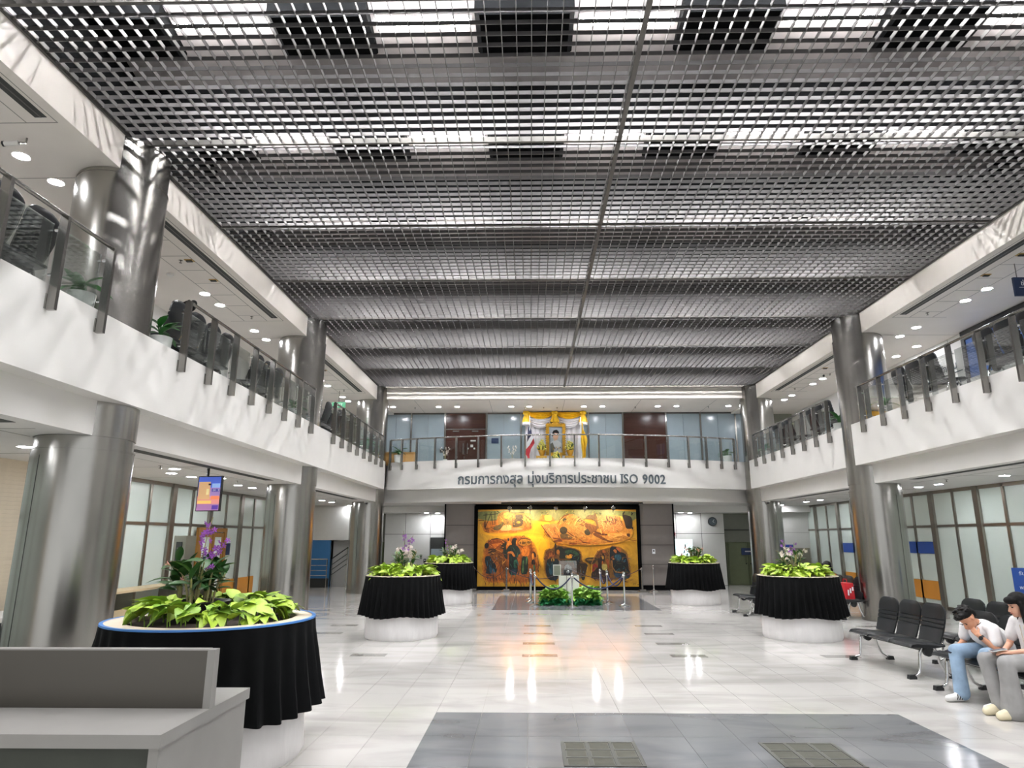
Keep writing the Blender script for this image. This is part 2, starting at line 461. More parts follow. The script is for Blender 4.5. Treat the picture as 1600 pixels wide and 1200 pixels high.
# linear slot diffusers, panel joints in the soffits
def slot(parent, x, ya, yb, z, w=.07):
    m_ = MB().box(x - w, ya, z - .004, x + w, yb, z + .004)
    s_ = m_.build('slot_diffuser', M['djoint'], parent)
    MB().box(x - .008, ya, z - .006, x + .008, yb, z - .004).build('slot_vane', M['tee'], s_)
for (ya, yb) in ((1, 6.6), (9.1, 13.7), (16.4, 21.2)):
    slot(sl, CL - .26, ya, yb, SOF2); slot(sr, CR + .26, ya, yb, SOF2)
slot(sb, AX, 22.9, 22.91, 6.5, 4.0)
def jline(parent, x0, y0, x1, y1, z, w=.006):
    MB().box(min(x0, x1) - w, min(y0, y1) - w, z - .002, max(x0, x1) + w, max(y0, y1) + w, z + .002).build('panel_joint', M['joint'], parent)
for sgn, par, xe in ((-1, sl, CL), (1, sr, CR)):
    for (ya, yb) in ((1, 6.7), (9.0, 13.9), (16.3, 21.4)):
        jline(par, xe + sgn*.14, ya, xe + sgn*.14, yb, SOF2)
        jline(par, xe + sgn*.5, ya, xe + sgn*.5, yb, SOF2)
        jline(par, xe + sgn*1.0, ya, xe + sgn*1.0, yb, SOF2)
        jline(par, xe + sgn*.14, yb, xe + sgn*1.3, yb, SOF2)
        k = ya + .8
        while k < yb:
            jline(par, xe + sgn*.5, k, xe + sgn*1.0, k, SOF2); k += .62
    for k in (7.9, 15.2, 22.6): jline(par, xe + sgn*.05, k, xe + sgn*2.6, k, SOF2)
for x in (-4.1, -1.45, 1.22, 3.9, 6.55): jline(sb, x, 23.0, x, 25.4, 6.5)
# ground floor soffit: slots and joints
for (ya, yb) in ((9.0, 14.0), (16.5, 21.0), (3, 6.8)):
    for sgn, xe in ((-1, FL - .55), (1, FR + .55)):
        m_ = MB().box(xe - .09, ya, SOF1 - .004, xe + .09, yb, SOF1 - .0005)
        o = m_.build('trim_slot_diffuser', M['djoint']); o['kind'] = 'structure'
        o = MB().box(xe + sgn*.5 - .005, ya - .5, SOF1 - .003, xe + sgn*.5 + .005, yb + 1, SOF1 - .0005).build('trim_soffit_joint', M['joint']); o['kind'] = 'structure'
        for k in (ya + .4, ya + 2.3, ya + 4.2):
            o = MB().box(min(xe, xe + sgn*2.3), k, SOF1 - .003, max(xe, xe + sgn*2.3), k + .01, SOF1 - .0005).build('trim_soffit_joint', M['joint']); o['kind'] = 'structure'

# ------------------------------------------------------------------ steel columns
CY = (8.15, 15.5, 22.9)
LX, RX, CRAD = -5.55, 7.88, .545
cl_lab = {
    (0, 0): 'big brushed steel column nearest the camera, left beside the grey counter',
    (0, 1): 'brushed steel column behind the near planter, middle of the left row',
    (0, 2): 'brushed steel column at the far left corner beside the back balcony',
    (1, 0): 'brushed steel column nearest the camera in the right row, by frame edge',
    (1, 1): 'brushed steel column behind the black bench seats, middle of the right row',
    (1, 2): 'brushed steel column at the far right corner beside the back balcony'}
for s_, cx in enumerate((LX, RX)):
    for k, cy in enumerate(CY):
        t = thing('steel_column', cl_lab[(s_, k)], 'column', (cx, cy, 0), 0, 'brushed steel columns')
        MB().lathe([(CRAD + .012, 0), (CRAD + .012, .1), (CRAD, .1), (CRAD, 2.78)], 72).build('lower_shaft', M['steel'], t, True)
        MB().lathe([(CRAD + .006, 2.78), (CRAD + .006, 2.80), (CRAD - .015, 2.80), (CRAD - .015, SOF1)], 72).build('shaft_collar', M['steel'], t, True)
        MB().lathe([(CRAD, SOF1), (CRAD, 4.38)], 72).build('middle_shaft', M['steel'], t, True)
        MB().lathe([(CRAD - .004, 4.38), (CRAD - .004, 4.39), (CRAD, 4.39), (CRAD, 6.37)], 72).build('upper_shaft', M['steel'], t, True)
        MB().lathe([(CRAD + .006, 6.37), (CRAD + .006, 6.385), (CRAD - .012, 6.385), (CRAD - .012, 6.9)], 72).build('top_collar', M['steel'], t, True)
        a0 = -1.9 if s_ == 0 else -1.2
        sm = MB(); sm.tube([((CRAD + .001) * math.cos(a0), (CRAD + .001) * math.sin(a0), .2), ((CRAD + .001) * math.cos(a0), (CRAD + .001) * math.sin(a0), 2.7)], .003, 4)
        sm.build('seam', M['djoint'], t)

# ------------------------------------------------------------------ railings
def railing(pts_post, normal_fn, label, name='balcony_railing', rail_pts=None, panes=None, gap=None):
    # pts_post: list of (x, y) post centres on the atrium side of the balcony face
    t = thing(name, label, 'railing', (pts_post[0][0], pts_post[0][1], GAL), 0, 'glass balcony railings')
    ox, oy = pts_post[0]
    ztop = 5.06 - GAL; zbot = -.26
    for (x, y) in pts_post:
        nx, ny = normal_fn(x, y)     # towards the atrium
        tx, ty = -ny, nx
        def P_(a, b, z): return (x - ox + nx*a + tx*b, y - oy + ny*a + ty*b, z)
        m_ = MB(); w = .022; d = .045
        vs = [P_(a, b, z) for z in (zbot, ztop) for (a, b) in ((-d, -w), (d, -w), (d, w), (-d, w))]
        m_.add(vs, [(0, 3, 2, 1), (4, 5, 6, 7), (0, 1, 5, 4), (1, 2, 6, 5), (2, 3, 7, 6), (3, 0, 4, 7)])
        p_ = m_.build('post', M['rail'], t)
        br = MB(); vs = [P_(a, b, z) for z in (zbot + .01, zbot + .17) for (a, b) in ((-.09, -.03), (-d, -.03), (-d, .03), (-.09, .03))]
        br.add(vs, [(0, 3, 2, 1), (4, 5, 6, 7), (0, 1, 5, 4), (1, 2, 6, 5), (2, 3, 7, 6), (3, 0, 4, 7)])
        br.build('post_bracket', M['rail'], p_)
        for z in (.12, ztop - .16): MB().tube([P_(-.03, 0, z), P_(-.09, 0, z)], .016, 8).build('glass_clamp', M['chrome'], p_)
    rp = rail_pts or pts_post
    hp = []
    for (x, y) in rp:
        nx, ny = normal_fn(x, y); hp.append((x - ox - nx*.01, y - oy - ny*.01, ztop + .01))
    MB().tube(hp, .024, 10).build('handrail', M['rail'], t, True)
    gp = panes or rp
    for i in range(len(gp) - 1):
        (xa, ya), (xb, yb) = gp[i], gp[i+1]
        na = normal_fn((xa+xb)/2, (ya+yb)/2)
        L = math.hypot(xb-xa, yb-ya); ux, uy = (xb-xa)/L, (yb-ya)/L
        g0, g1 = .03, L - .03
        a = (xa - ox - na[0]*.085 + ux*g0, ya - oy - na[1]*.085 + uy*g0); b = (xa - ox - na[0]*.085 + ux*g1, ya - oy - na[1]*.085 + uy*g1)
        c = (b[0] - na[0]*.01, b[1] - na[1]*.01); d = (a[0] - na[0]*.01, a[1] - na[1]*.01)
        m_ = MB(); z0, z1 = .012, ztop - .1
        m_.add([(*a, z0), (*b, z0), (*c, z0), (*d, z0), (*a, z1), (*b, z1), (*c, z1), (*d, z1)], [(0, 3, 2, 1), (4, 5, 6, 7), (0, 1, 5, 4), (1, 2, 6, 5), (2, 3, 7, 6), (3, 0, 4, 7)])
        m_.build('glass_pane', M['glass'], t)
    return t
for s_, fx, nm in ((0, FL, 'left'), (1, FR, 'right')):
    nf = (lambda x, y: (1, 0)) if s_ == 0 else (lambda x, y: (-1, 0))
    px = fx + (.06 if s_ == 0 else -.06)
    railing([(px, 2.4 + .79*i) for i in range(7)][0:] , nf, f'glass railing on the {nm} balcony, nearest the camera before the first column')
    railing([(px, 8.95 + .8*i) for i in range(8)][0:7] + [(px, 14.6)], nf, f'glass railing on the {nm} balcony between the first and middle columns')
    railing([(px, 16.3 + .78*i) for i in range(8)], nf, f'glass railing on the {nm} balcony between the middle and far columns')
bxs = [-4.83, -4.4, -3.86, -3.2, -2.47, -1.72, -.95, -.17, .64, 1.44, 2.24, 3.03, 3.79, 4.55, 5.26, 5.9, 6.44, 6.95]
def bn(x, y):
    d = 2 * 1.42 * (x - AX) / 6.45 ** 2; L = math.hypot(d, 1); return (d / L, -1 / L)
bp = [(x + bn(x, 0)[0]*.06, arc_y(x) + bn(x, 0)[1]*.06) for x in bxs]
railing(bp, bn, 'curved glass railing on the back balcony above the dark lettering')

# ------------------------------------------------------------------ ground floor glass walls
def glass_wall(name, xw, sgn, wides, ztop, skip=()):
    # xw: wall plane, sgn: direction towards the atrium
    w = structe(name)
    def bx_(ya, yb, z0, z1, d0, d1): return MB().box(min(xw + sgn*d0, xw + sgn*d1), ya, z0, max(xw + sgn*d0, xw + sgn*d1), yb, z1)
    for y in wides: bx_(y - .09, y + .09, 0, ztop, -.1, .06).build('mullion', M['mull'], w)
    for a, b in zip(wides[:-1], wides[1:]):
        if (a, b) in skip: continue
        mid = (a + b) / 2
        bx_(mid - .04, mid + .04, 0, ztop, -.06, .03).build('mullion', M['mull'], w)
        bx_(a, b, 2.02, 2.08, -.06, .025).build('transom', M['mull'], w)
        bx_(a, b, ztop - .08, ztop, -.06, .03).build('transom', M['mull'], w)
        bx_(a, b, 0, .09, -.06, .03).build('transom', M['mull'], w)
        for (p, q) in ((a + .09, mid - .04), (mid + .04, b - .09)):
            bx_(p, q, 2.08, ztop - .08, -.03, 0).build('glass_pane', M['frost'], w)
            bx_(p, q, .09, 2.02, -.03, 0).build('glass_pane', M['frost'], w)
    return w
WL = [13.1 + 1.8*k for k in range(-6, 6)]
WR = [14.05 + 1.8*k for k in range(-4, 8)]
gl = glass_wall('window_1', GL, 1, WL, SOF1, [(WL[4], WL[5]), (WL[5], WL[6])])
gr = glass_wall('window_2', GR, -1, WR, SOF1)
struct('wall_left', MB().box(GL - .35, YB, 0, GL - .15, 28, SOF1), M['beige'])
struct('wall_right', MB().box(GR + .15, YB, 0, GR + .35, 28, SOF1), M['panelw'])
# beige slatted bays on the left wall
bw = structe('wall_left_blind')
sm = MB().box(GL - .1, 9.59, 0, GL - .02, 13.0, .062).mesh('blind_slat', M['beige'])
for k in range(46): link('blind_slat', sm, bw, (0, 0, .02 + k * .0635))
# orange lower panels and blue bands fixed to the glass
def panel(name, xw, sgn, ya, yb, z0, z1, m, label, cat, d=.03):
    t = MB().box(min(xw + sgn*.005, xw + sgn*d), ya, z0, max(xw + sgn*.005, xw + sgn*d), yb, z1).build(name, M[m], gl if sgn > 0 else gr)
    t['label'] = label; return t
panel('orange_panel', GL, 1, 17.55, 18.4, .24, .7, 'orange', 'orange panel low on left glass wall, nearer of two', 'panel')
panel('orange_panel', GL, 1, 18.6, 19.7, .24, .7, 'orange', 'orange panel low on left glass wall, beside middle column', 'panel')
panel('orange_panel', GR, -1, 17.8, 19.3, .22, .68, 'orange', 'wide orange panel low on right glass wall behind bench seats', 'panel')
panel('orange_panel', GR, -1, 21.45, 22.9, .35, .68, 'orange', 'orange panel low on right glass wall beyond the middle column', 'panel')
panel('blue_panel', GR, -1, 17.8, 19.3, 1.36, 1.66, 'blue', 'blank blue band on right glass wall above wide orange panel', 'sign')
panel('blue_panel', GR, -1, 21.5, 22.9, 1.3, 1.6, 'blue', 'blank blue band on right glass wall beyond the middle column', 'sign')
panel('navy_notice', GL, 1, 17.62, 18.0, 1.32, 1.62, 'navy', 'small navy notice beside the wooden door', 'sign')
# wooden door on the left
d1 = structe('door_1')
fr = MB(); xx = GL + .075
fr.box(xx, 16.0, 0, xx + .06, 16.12, 2.0); fr.box(xx, 17.4, 0, xx + .06, 17.52, 2.0); fr.box(xx, 16.12, 1.9, xx + .06, 17.4, 2.0)
fr.build('door_frame', M['wood'], d1)
for (a, b) in ((16.14, 16.74), (16.78, 17.38)):
    lf = MB(); lf.box(xx + .005, a, .02, xx + .05, a + .1, 1.88); lf.box(xx + .005, b - .1, .02, xx + .05, b, 1.88); lf.box(xx + .005, a + .1, .02, xx + .05, b - .1, .2); lf.box(xx + .005, a + .1, 1.78, xx + .05, b - .1, 1.88)
    l_ = lf.build('door_leaf', M['wood'], d1)
    MB().box(xx + .015, a + .1, .2, xx + .03, b - .1, 1.78).build('door_pane', M['frost'], l_)
    MB().box(xx + .05, (b if a < 16.5 else a) - .03, .9, xx + .09, (b if a < 16.5 else a) + .02, 1.1).build('door_handle', M['dark'], l_)
MB().box(xx + .031, 16.3, 1.2, xx + .036, 16.6, 1.32).build('door_notice', M['navy'], d1)
# service ledge
t = thing('service_ledge', 'long beige service ledge along the left glass wall', 'counter', (-7.6, 13.9, 0))
MB().box(-.25, -2.6, .78, .25, 2.0, .82).build('ledge_top', M['ledge'], t)
MB().box(-.22, -2.55, .05, -.18, 1.95, .78).build('back_board', M['frost'], t)
MB().box(.1, -2.55, .05, .13, 1.95, .48).build('front_board', M['ledge'], t)
for y in (-2.5, -1.0, .5, 1.9): MB().box(-.2, y - .04, 0, .16, y + .04, .78).build('support', M['mull'], t)
t = thing('white_desk', 'white desk edge at far left behind the big column', 'counter', (-7.2, 9.9, 0))
MB().box(-.5, -1.4, .66, .2, 1.2, .72).build('desk_top', M['white'], t); MB().box(-.45, -1.35, 0, .12, 1.15, .66).build('desk_body', M['dark'], t)
# kiosk
t = thing('information_totem', 'narrow steel totem with a dark text panel beside the ledge', 'sign', (-6.95, 13.6, 0), R(-38))
MB().box(-.26, -.1, 0, .26, .1, 1.8).build('totem_body', M['mull'], t)
pn = MB().box(-.12, -.112, .95, .12, -.1, 1.68).build('text_panel', M['dark'], t)
for k in range(6): MB().box(-.07, -.1135, 1.55 - k*.1, .07, -.112, 1.565 - k*.1).build('text_line', M['grey'], pn)

# ------------------------------------------------------------------ far ground floor walls
def clad(name, x0, x1, y, z0, z1, m, xs=(), zs=(), th=.12):
    w = structe(name)
    xs = [x0] + list(xs) + [x1]; zs = [z0] + list(zs) + [z1]
    MB().box(x0, y + .02, z0, x1, y + th, z1).build('backing', M['djoint'], w)
    for a, b in zip(xs[:-1], xs[1:]):
        for c, d in zip(zs[:-1], zs[1:]):
            MB().box(a + .008, y, c + .008, b - .008, y + .03, d - .008).build('wall_panel', M[m], w)
    return w
YW = 26.5
clad('wall_back_left', -5.7, -3.0, YW, 0, 2.72, 'panelw', (-4.9, -3.92), (1.9,))
clad('wall_back_right', 5.0, 7.5, YW, 0, 2.72, 'panelw', (5.65, 6.62), (1.93,))
struct('wall_back_end_left', MB().box(GL - 1.2, YW + .3, 0, -5.7, YW + .5, 2.72), M['greyg'])
struct('wall_back_end_right', MB().box(7.5, YW + .3, 0, GR + 1.2, YW + .5, 2.72), M['greyg'])
struct('wall_back_far', MB().box(-3.1, YW + .5, 0, 5.1, YW + .6, 2.72), M['greyg'])
for nm, x0, x1, lab in (('door_2', -6.35, -5.72, ''), ('door_3', 7.6, 9.2, '')):
    d = structe(nm)
    MB().box(x0, YW + .22, 0, x1, YW + .3, 1.6).build('door_frame', M['green'], d)
    mid = (x0 + x1) / 2
    for a, b in (((x0 + .06, mid - .008), (mid + .008, x1 - .06)) if nm == 'door_3' else ((x0 + .06, x1 - .06),)):
        l_ = MB().box(a, YW + .18, .02, b, YW + .22, 1.54).build('door_leaf', M['green'], d)
        hx = b - .08 if a < mid - .1 and nm == 'door_3' else a + .08
        MB().sphere((hx, YW + .16, .8), .028, 8, 6).build('door_knob', M['dark'], l_)
struct('trim_1', MB().box(7.5, YW + .2, 2.05, GR, YW + .3, 2.08), M['djoint'])
t = MB().box(8.15, YW + .14, 1.12, 8.65, YW + .165, 1.38).build('navy_door_sign', M['navy']); tag(t, 'small navy sign on the green double door', 'sign')
MB().box(8.28, YW + .136, 1.235, 8.52, YW + .14, 1.275).build('faded_print', M['lwhite'], t)
# green glass opening at right end of left wall
d = structe('window_3'); MB().box(-3.9, YW - .05, .05, -3.02, YW - .015, 1.78).build('glass_pane', M['djoint'], d)
MB().box(-3.86, YW - .07, .1, -3.06, YW - .05, .78).build('glass_pane', M['frost2'], d); MB().box(-3.86, YW - .07, .85, -3.06, YW - .05, 1.35).build('glass_pane', M['frost2'], d)
MB().box(-3.9, YW - .08, .78, -3.02, YW - .05, .85).build('window_rail', M['green'], d)
# stair nook at far left
struct('wall_stair_blue', MB().box(-8.45, 25.2, 0, -7.42, 25.32, 1.68), M['bluewall'])
struct('wall_stair_upper', MB().box(-8.8, 25.15, 1.68, -6.75, 25.35, 2.94), M['panelw'])
struct('wall_stair_white', MB().box(-7.42, 25.6, 0, -6.7, 25.7, 1.68), M['panelw'])
struct('wall_stair_grey', MB().box(-6.75, 25.3, 0, -6.7, 26.8, 2.94), M['greyd'])
struct('baseboard_stair', MB().box(-8.45, 25.14, 0, -7.42, 25.2, .32), M['djoint'])
dg_ = structe('door_4'); MB().box(-6.66, 26.6, 0, -6.4, 26.78, 1.75).build('door_frame', M['greyd'], dg_); MB().box(-6.62, 26.56, .02, -6.42, 26.6, 1.7).build('door_leaf', M['greyd'], dg_)
for nm, xa, xb, yy, za, zb, lab in (('a', -8.4, -7.45, 25.08, 0, 0, 'level stainless stair rail in front of the blue wall'), ('b', -7.38, -6.78, 25.3, 0, .42, 'sloping stair rail by the white stairwell wall')):
    t = thing('stair_rail', lab, 'railing', (xa, yy, 0))
    for k, z in enumerate((.42, .6, .78, 1.0)): MB().tube([(0, 0, z), (xb - xa, 0, z + zb)], .02 if k == 3 else .012, 6).build('rail', M['chrome'] if nm == 'a' else M['dark'], t)
    for x in (.02, xb - xa - .02): MB().tube([(x, 0, 0), (x, 0, 1.0 + zb * x / (xb - xa))], .018, 6).build('post', M['chrome'], t)
# right far bits
struct('wall_right_far', MB().box(8.9, YW - .9, 0, GR + .2, YW - .8, 2.94), M['panelw'])
for z in (1.0, 1.95): struct('trim_panel_joint', MB().box(8.9, YW - .906, z, GR + .2, YW - .9, z + .012), M['joint'])
d = structe('door_5'); MB().box(9.5, YW - .93, 0, 10.35, YW - .905, 1.4).build('door_leaf', M['mull'], d)
t = MB().box(9.35, YW - .96, 1.42, 9.75, YW - .91, 1.52).build('blue_wall_sign', M['blue']); tag(t, 'small blue sign on white wall behind the orchids', 'sign')

# ------------------------------------------------------------------ mural wall
mw = clad('wall_mural_left', -3.02, -1.98, 24.05, .16, 2.94, 'grey', (), (.86, 1.52, 2.2), .5)
mw = clad('wall_mural_right', 3.84, 5.02, 24.05, .16, 2.94, 'grey', (), (.86, 1.52, 2.2), .5)
struct('wall_mural_back', MB().box(-2.0, 24.3, 0, 3.86, 24.6, 2.94), M['black'])
struct('baseboard_mural_left', MB().box(-3.02, 24.0, 0, -1.98, 24.5, .16), M['black'])
struct('baseboard_mural_right', MB().box(3.84, 24.0, 0, 5.02, 24.5, .16), M['black'])
struct('trim_2', MB().box(-3.06, 24.02, 0, -3.02, 24.6, 2.94), M['black'])
struct('trim_3', MB().box(5.02, 24.02, 0, 5.06, 24.6, 2.94), M['black'])
def paint(name, col, var=.35, scale=7.):
    if name in MATS: return MATS[name]
    m = mat(name, col, .45, var=var, scale=scale, bump=.15)
    nt = m.node_tree
    nz = [n_ for n_ in nt.nodes if n_.type == 'TEX_NOISE'][0]; rp = [n_ for n_ in nt.nodes if n_.type == 'VALTORGB'][0]
    nz.inputs['Detail'].default_value = 9; nz.inputs['Distortion'].default_value = 1.6; nz.inputs['Roughness'].default_value = .68
    c = lin(col); k = var
    e = rp.color_ramp.elements
    e[0].position = .36; e[1].position = .66
    e[0].color = (c[0]*(1-k), c[1]*(1-k*1.15 if k < .8 else .1), c[2]*(1-k), 1)
    e[1].color = (min(1, c[0]*(1+k)), min(1, c[1]*(1+k*1.1)), c[2]*(1+k), 1)
    return m
mu = thing('mural_painting', 'huge golden painting of farming people hung on the back wall', 'painting', (.93, 24.0, .02))
def fr_():
    m_ = MB(); m_.box(-2.93, -.02, 0, 2.93, .25, .1); m_.box(-2.93, -.02, 2.72, 2.93, .25, 2.86)
    m_.box(-2.93, -.02, .1, -2.8, .25, 2.72); m_.box(2.8, -.02, .1, 2.93, .25, 2.72); return m_
fr_().build('frame', M['black'], mu)
MB().box(-2.8, .02, .1, 2.8, .06, 2.72).build('canvas', paint('paint_gold', '#b98a1e', .25, 1.6), mu)
PX = lambda u: (u - 745.5) / 254.5 * 5.6 - 2.8
PZ = lambda v: 2.72 - (v - 796.5) / 123.5 * 2.62
CV = lambda u0, v0, k: (lambda l: [(u0 + x/k, v0 + y/k) for x, y in l])
C1, C2, C3, C4, C5 = CV(744, 836, 13.333), CV(840, 846, 17.143), CV(910, 846, 16.0), CV(744, 790, 13.333), CV(844, 790, 10.0)
layer = [0]
def soft(p, k=.2):
    q = []
    for i in range(len(p)):
        a, b = p[i], p[(i+1) % len(p)]
        q += [(a[0]*(1-k) + b[0]*k, a[1]*(1-k) + b[1]*k), (a[0]*k + b[0]*(1-k), a[1]*k + b[1]*(1-k))]
    return q
def shape(name, uv, col, var=.3, scale=7., parent=None):
    layer[0] += 1; y = .019 - layer[0] * .00022
    q = soft([(PX(u), PZ(v)) for u, v in uv])
    return MB().prism(q, y, .03).build(name, paint('paint_' + col.strip('#') + str(var), col, var, scale), parent or mu, fix=True)
def halo(uv, cols, step=.055, var=.25, scale=5.):
    cx = sum(p[0] for p in uv)/len(uv); cy = sum(p[1] for p in uv)/len(uv); o = None
    for i, c in enumerate(cols):
        k = 1 - step*i; o = shape('painted_halo', [(cx + (x-cx)*k, cy + (y-cy)*k) for x, y in soft(uv, .25)], c, var, scale)
strokes = {}
def stroke(uv, w, col='#1a120a'):
    layer[0] += .25; y = .019 - layer[0] * .00022
    pts = [(PX(u), PZ(v)) for u, v in uv]; w = w * .022; l = []; r = []; n_ = len(pts)
    for i, p in enumerate(pts):
        a = pts[max(i-1, 0)]; b = pts[min(i+1, n_-1)]; dx, dy = b[0]-a[0], b[1]-a[1]; L = math.hypot(dx, dy) or 1
        ww = w * (.55 if i in (0, n_-1) else 1)
        l.append((p[0] - dy/L*ww, p[1] + dx/L*ww)); r.append((p[0] + dy/L*ww, p[1] - dx/L*ww))
    m_ = strokes.setdefault(col, MB())
    for i in range(n_ - 1): m_.add([(l[i][0], y, l[i][1]), (l[i+1][0], y, l[i+1][1]), (r[i+1][0], y, r[i+1][1]), (r[i][0], y, r[i][1])], [(0, 1, 2, 3)])
def ell(cx, cy, rx, ry, n=14): return [(cx + rx*math.cos(2*math.pi*i/n), cy + ry*math.sin(2*math.pi*i/n)) for i in range(n)]
rs = random.Random(12)
def hatch(cv, box, n, cols, L=60, w=.35, ang=None):
    x0, y0, x1, y1 = box
    for _ in range(n):
        x, y = rs.uniform(x0, x1), rs.uniform(y0, y1); a = rs.uniform(0, 3.14) if ang is None else ang + rs.uniform(-.35, .35); l = L * rs.uniform(.5, 1.3)
        stroke(cv([(x, y), (x + l*.5*math.cos(a) + rs.uniform(-6, 6), y + l*.5*math.sin(a) + rs.uniform(-6, 6)), (x + l*math.cos(a), y + l*math.sin(a))]), w * rs.uniform(.5, 1.3), rs.choice(cols))
DK, BR, RB, OR, GO = '#1a1209', '#4a2a0d', '#7a3a0f', '#c0661a', '#d9981c'
# ground tones
shape('painted_sky', [(745.5, 796.5), (1000, 796.5), (1000, 815), (975, 813), (930, 812), (880, 814), (862, 815), (830, 814), (745.5, 815)], '#6f7440', .3, 3)
shape('painted_glow', C4([(60, 350), (160, 590), (480, 630), (900, 600), (1180, 520), (1230, 350), (1600, 350), (1600, 667), (60, 667)]), '#d49a16', .15, 2)
halo(C1([(780, -20), (1300, -20), (1560, 60), (1560, 600), (1400, 760), (1340, 560), (1260, 240), (1100, 60)]), ['#cf9518', '#dba01a', '#e4ac1c'], .12, .12, 2)
for _ in range(90):
    u, v = rs.uniform(748, 998), rs.uniform(820, 918); a = rs.uniform(1.2, 1.9); stroke([(u, v), (u + 4*math.cos(a), v + 4*math.sin(a))], .5, rs.choice(['#c08f1e', '#b5851c', '#d09c22']))
# cart with straw, top left
halo(C4([(100, 345), (110, 470), (170, 590), (420, 600), (800, 595), (1080, 550), (1180, 510), (1190, 180), (1010, 150), (760, 150), (560, 120), (440, 200), (440, 330)]), ['#b8791e', '#a5621a'], .05, .4)
shape('painted_straw', C4([(450, 330), (470, 180), (560, 120), (760, 130), (830, 220), (780, 330), (740, 410), (560, 420), (470, 460)]), '#8a6420', .5, 30)
shape('painted_straw_light', C4(ell(650, 220, 100, 80)), '#c08c2c', .5, 34)
shape('painted_cart_shadow', C4([(820, 200), (960, 190), (1000, 260), (985, 430), (880, 470), (760, 470), (760, 330), (830, 300)]), '#40301a', .5, 14)
shape('painted_glint', C4(ell(890, 365, 45, 26)), '#b5761c')
shape('painted_straw', C4([(990, 190), (1080, 150), (1150, 220), (1140, 340), (1060, 360), (1000, 300)]), '#9a7426', .5, 30)
shape('painted_crate', C4([(580, 415), (745, 420), (740, 545), (480, 550)]), '#cf9a60', .08)
shape('painted_crate_side', C4([(360, 430), (470, 430), (560, 350), (570, 420), (480, 545), (350, 535)]), '#4f4628', .5, 20)
shape('painted_plank', C4([(740, 490), (900, 480), (1010, 510), (820, 545), (740, 545)]), '#9a7a52', .2)
for l in ([(190, 170), (185, 470)], [(310, 140), (180, 470)], [(300, 180), (345, 440)], [(135, 210), (460, 175)], [(385, 125), (385, 420)], [(30, 325), (160, 322)], [(290, 315), (430, 312)], [(420, 110), (500, 170)], [(160, 340), (170, 460), (210, 550)], [(1140, 150), (1145, 490)], [(1010, 150), (760, 160)]): stroke(C4(l), .9, DK)
hatch(C4, (470, 150, 800, 400), 70, ['#d9a83e', '#4a3212', '#6a4a18', '#c08a2a'], 70); hatch(C4, (940, 180, 1140, 330), 40, ['#d9b04a', '#4a3212', '#caa040'], 80, .35, 1.1); hatch(C4, (130, 400, 460, 560), 20, [BR, OR, RB], 90, .4, .2); hatch(C4, (1000, 350, 1170, 500), 20, [RB, OR], 60, .4, 1.2)
# harvest family, lower left
halo(C1([(120, 520), (150, 300), (200, 150), (330, 90), (560, 120), (700, 60), (900, 30), (1100, 60), (1200, 180), (1280, 400), (1340, 700), (1290, 900), (1230, 1030), (900, 1060), (520, 1050), (150, 1030), (110, 800)]), ['#b5761a', '#a65f16', '#8f4d12'], .045, .45)
shape('painted_sack', C1([(240, 190), (300, 130), (400, 100), (520, 120), (620, 170), (560, 260), (470, 290), (380, 330), (320, 280), (300, 220)]), '#8c4414', .4, 16)
shape('painted_sack_light', C1([(320, 230), (430, 200), (540, 195), (470, 250), (380, 310)]), '#bb641c', .3)
shape('painted_man_arm', C1([(540, 230), (600, 160), (640, 190), (620, 300), (660, 420), (660, 560), (600, 520), (560, 420), (570, 320), (500, 310)]), '#14221c', .6, 9)
shape('painted_load', C1([(300, 380), (420, 340), (540, 370), (560, 480), (640, 600), (700, 800), (600, 820), (480, 620), (350, 560), (280, 480)]), '#70400f', .6, 10)
shape('painted_man_head', C1([(165, 240), (200, 195), (250, 200), (265, 250), (240, 310), (190, 320), (170, 280)]), DK, .4)
shape('painted_man_shirt', C1([(250, 330), (330, 310), (420, 330), (400, 420), (300, 470), (250, 440)]), '#3a220e', .6)
shape('painted_man_legs', C1([(200, 480), (290, 470), (330, 560), (400, 640), (440, 760), (420, 830), (350, 800), (340, 700), (320, 860), (190, 850), (230, 740), (190, 640), (175, 540)]), '#101c22', .7, 9)
shape('painted_man_trousers', C1([(260, 600), (310, 620), (350, 700), (330, 850), (290, 850), (270, 720)]), '#1f4c60', .5)
shape('painted_woman_hair', C1([(760, 110), (800, 90), (860, 100), (850, 180), (830, 260), (750, 250), (745, 180)]), '#120d08', .3)
shape('painted_woman_face', C1([(845, 130), (870, 150), (860, 210), (835, 225)]), '#c8801e', .2)
shape('painted_woman_body', C1([(700, 250), (760, 235), (860, 250), (920, 330), (940, 430), (890, 450), (880, 520), (850, 490), (790, 480), (770, 390), (680, 380), (630, 420), (640, 330)]), '#16221c', .7, 8)
shape('painted_woman_skirt', C1([(690, 430), (780, 430), (870, 500), (880, 880), (690, 880), (690, 600)]), '#0e1716', .6, 8)
shape('painted_skirt_panel', C1([(790, 570), (860, 540), (865, 740), (790, 740)]), '#1e5240', .5); shape('painted_skirt_panel', C1([(720, 760), (865, 760), (860, 870), (730, 870)]), '#14303c', .5)
shape('painted_arm', C1([(670, 380), (760, 375), (790, 410), (830, 490), (780, 490), (740, 410), (670, 415)]), '#b86c22', .25)
shape('painted_child_carried', C1([(655, 100), (690, 110), (720, 180), (760, 230), (680, 250), (640, 330), (630, 250), (660, 200)]), '#c97a26', .35); shape('painted_topknot', C1([(655, 100), (685, 95), (700, 140), (665, 170)]), DK, .3)
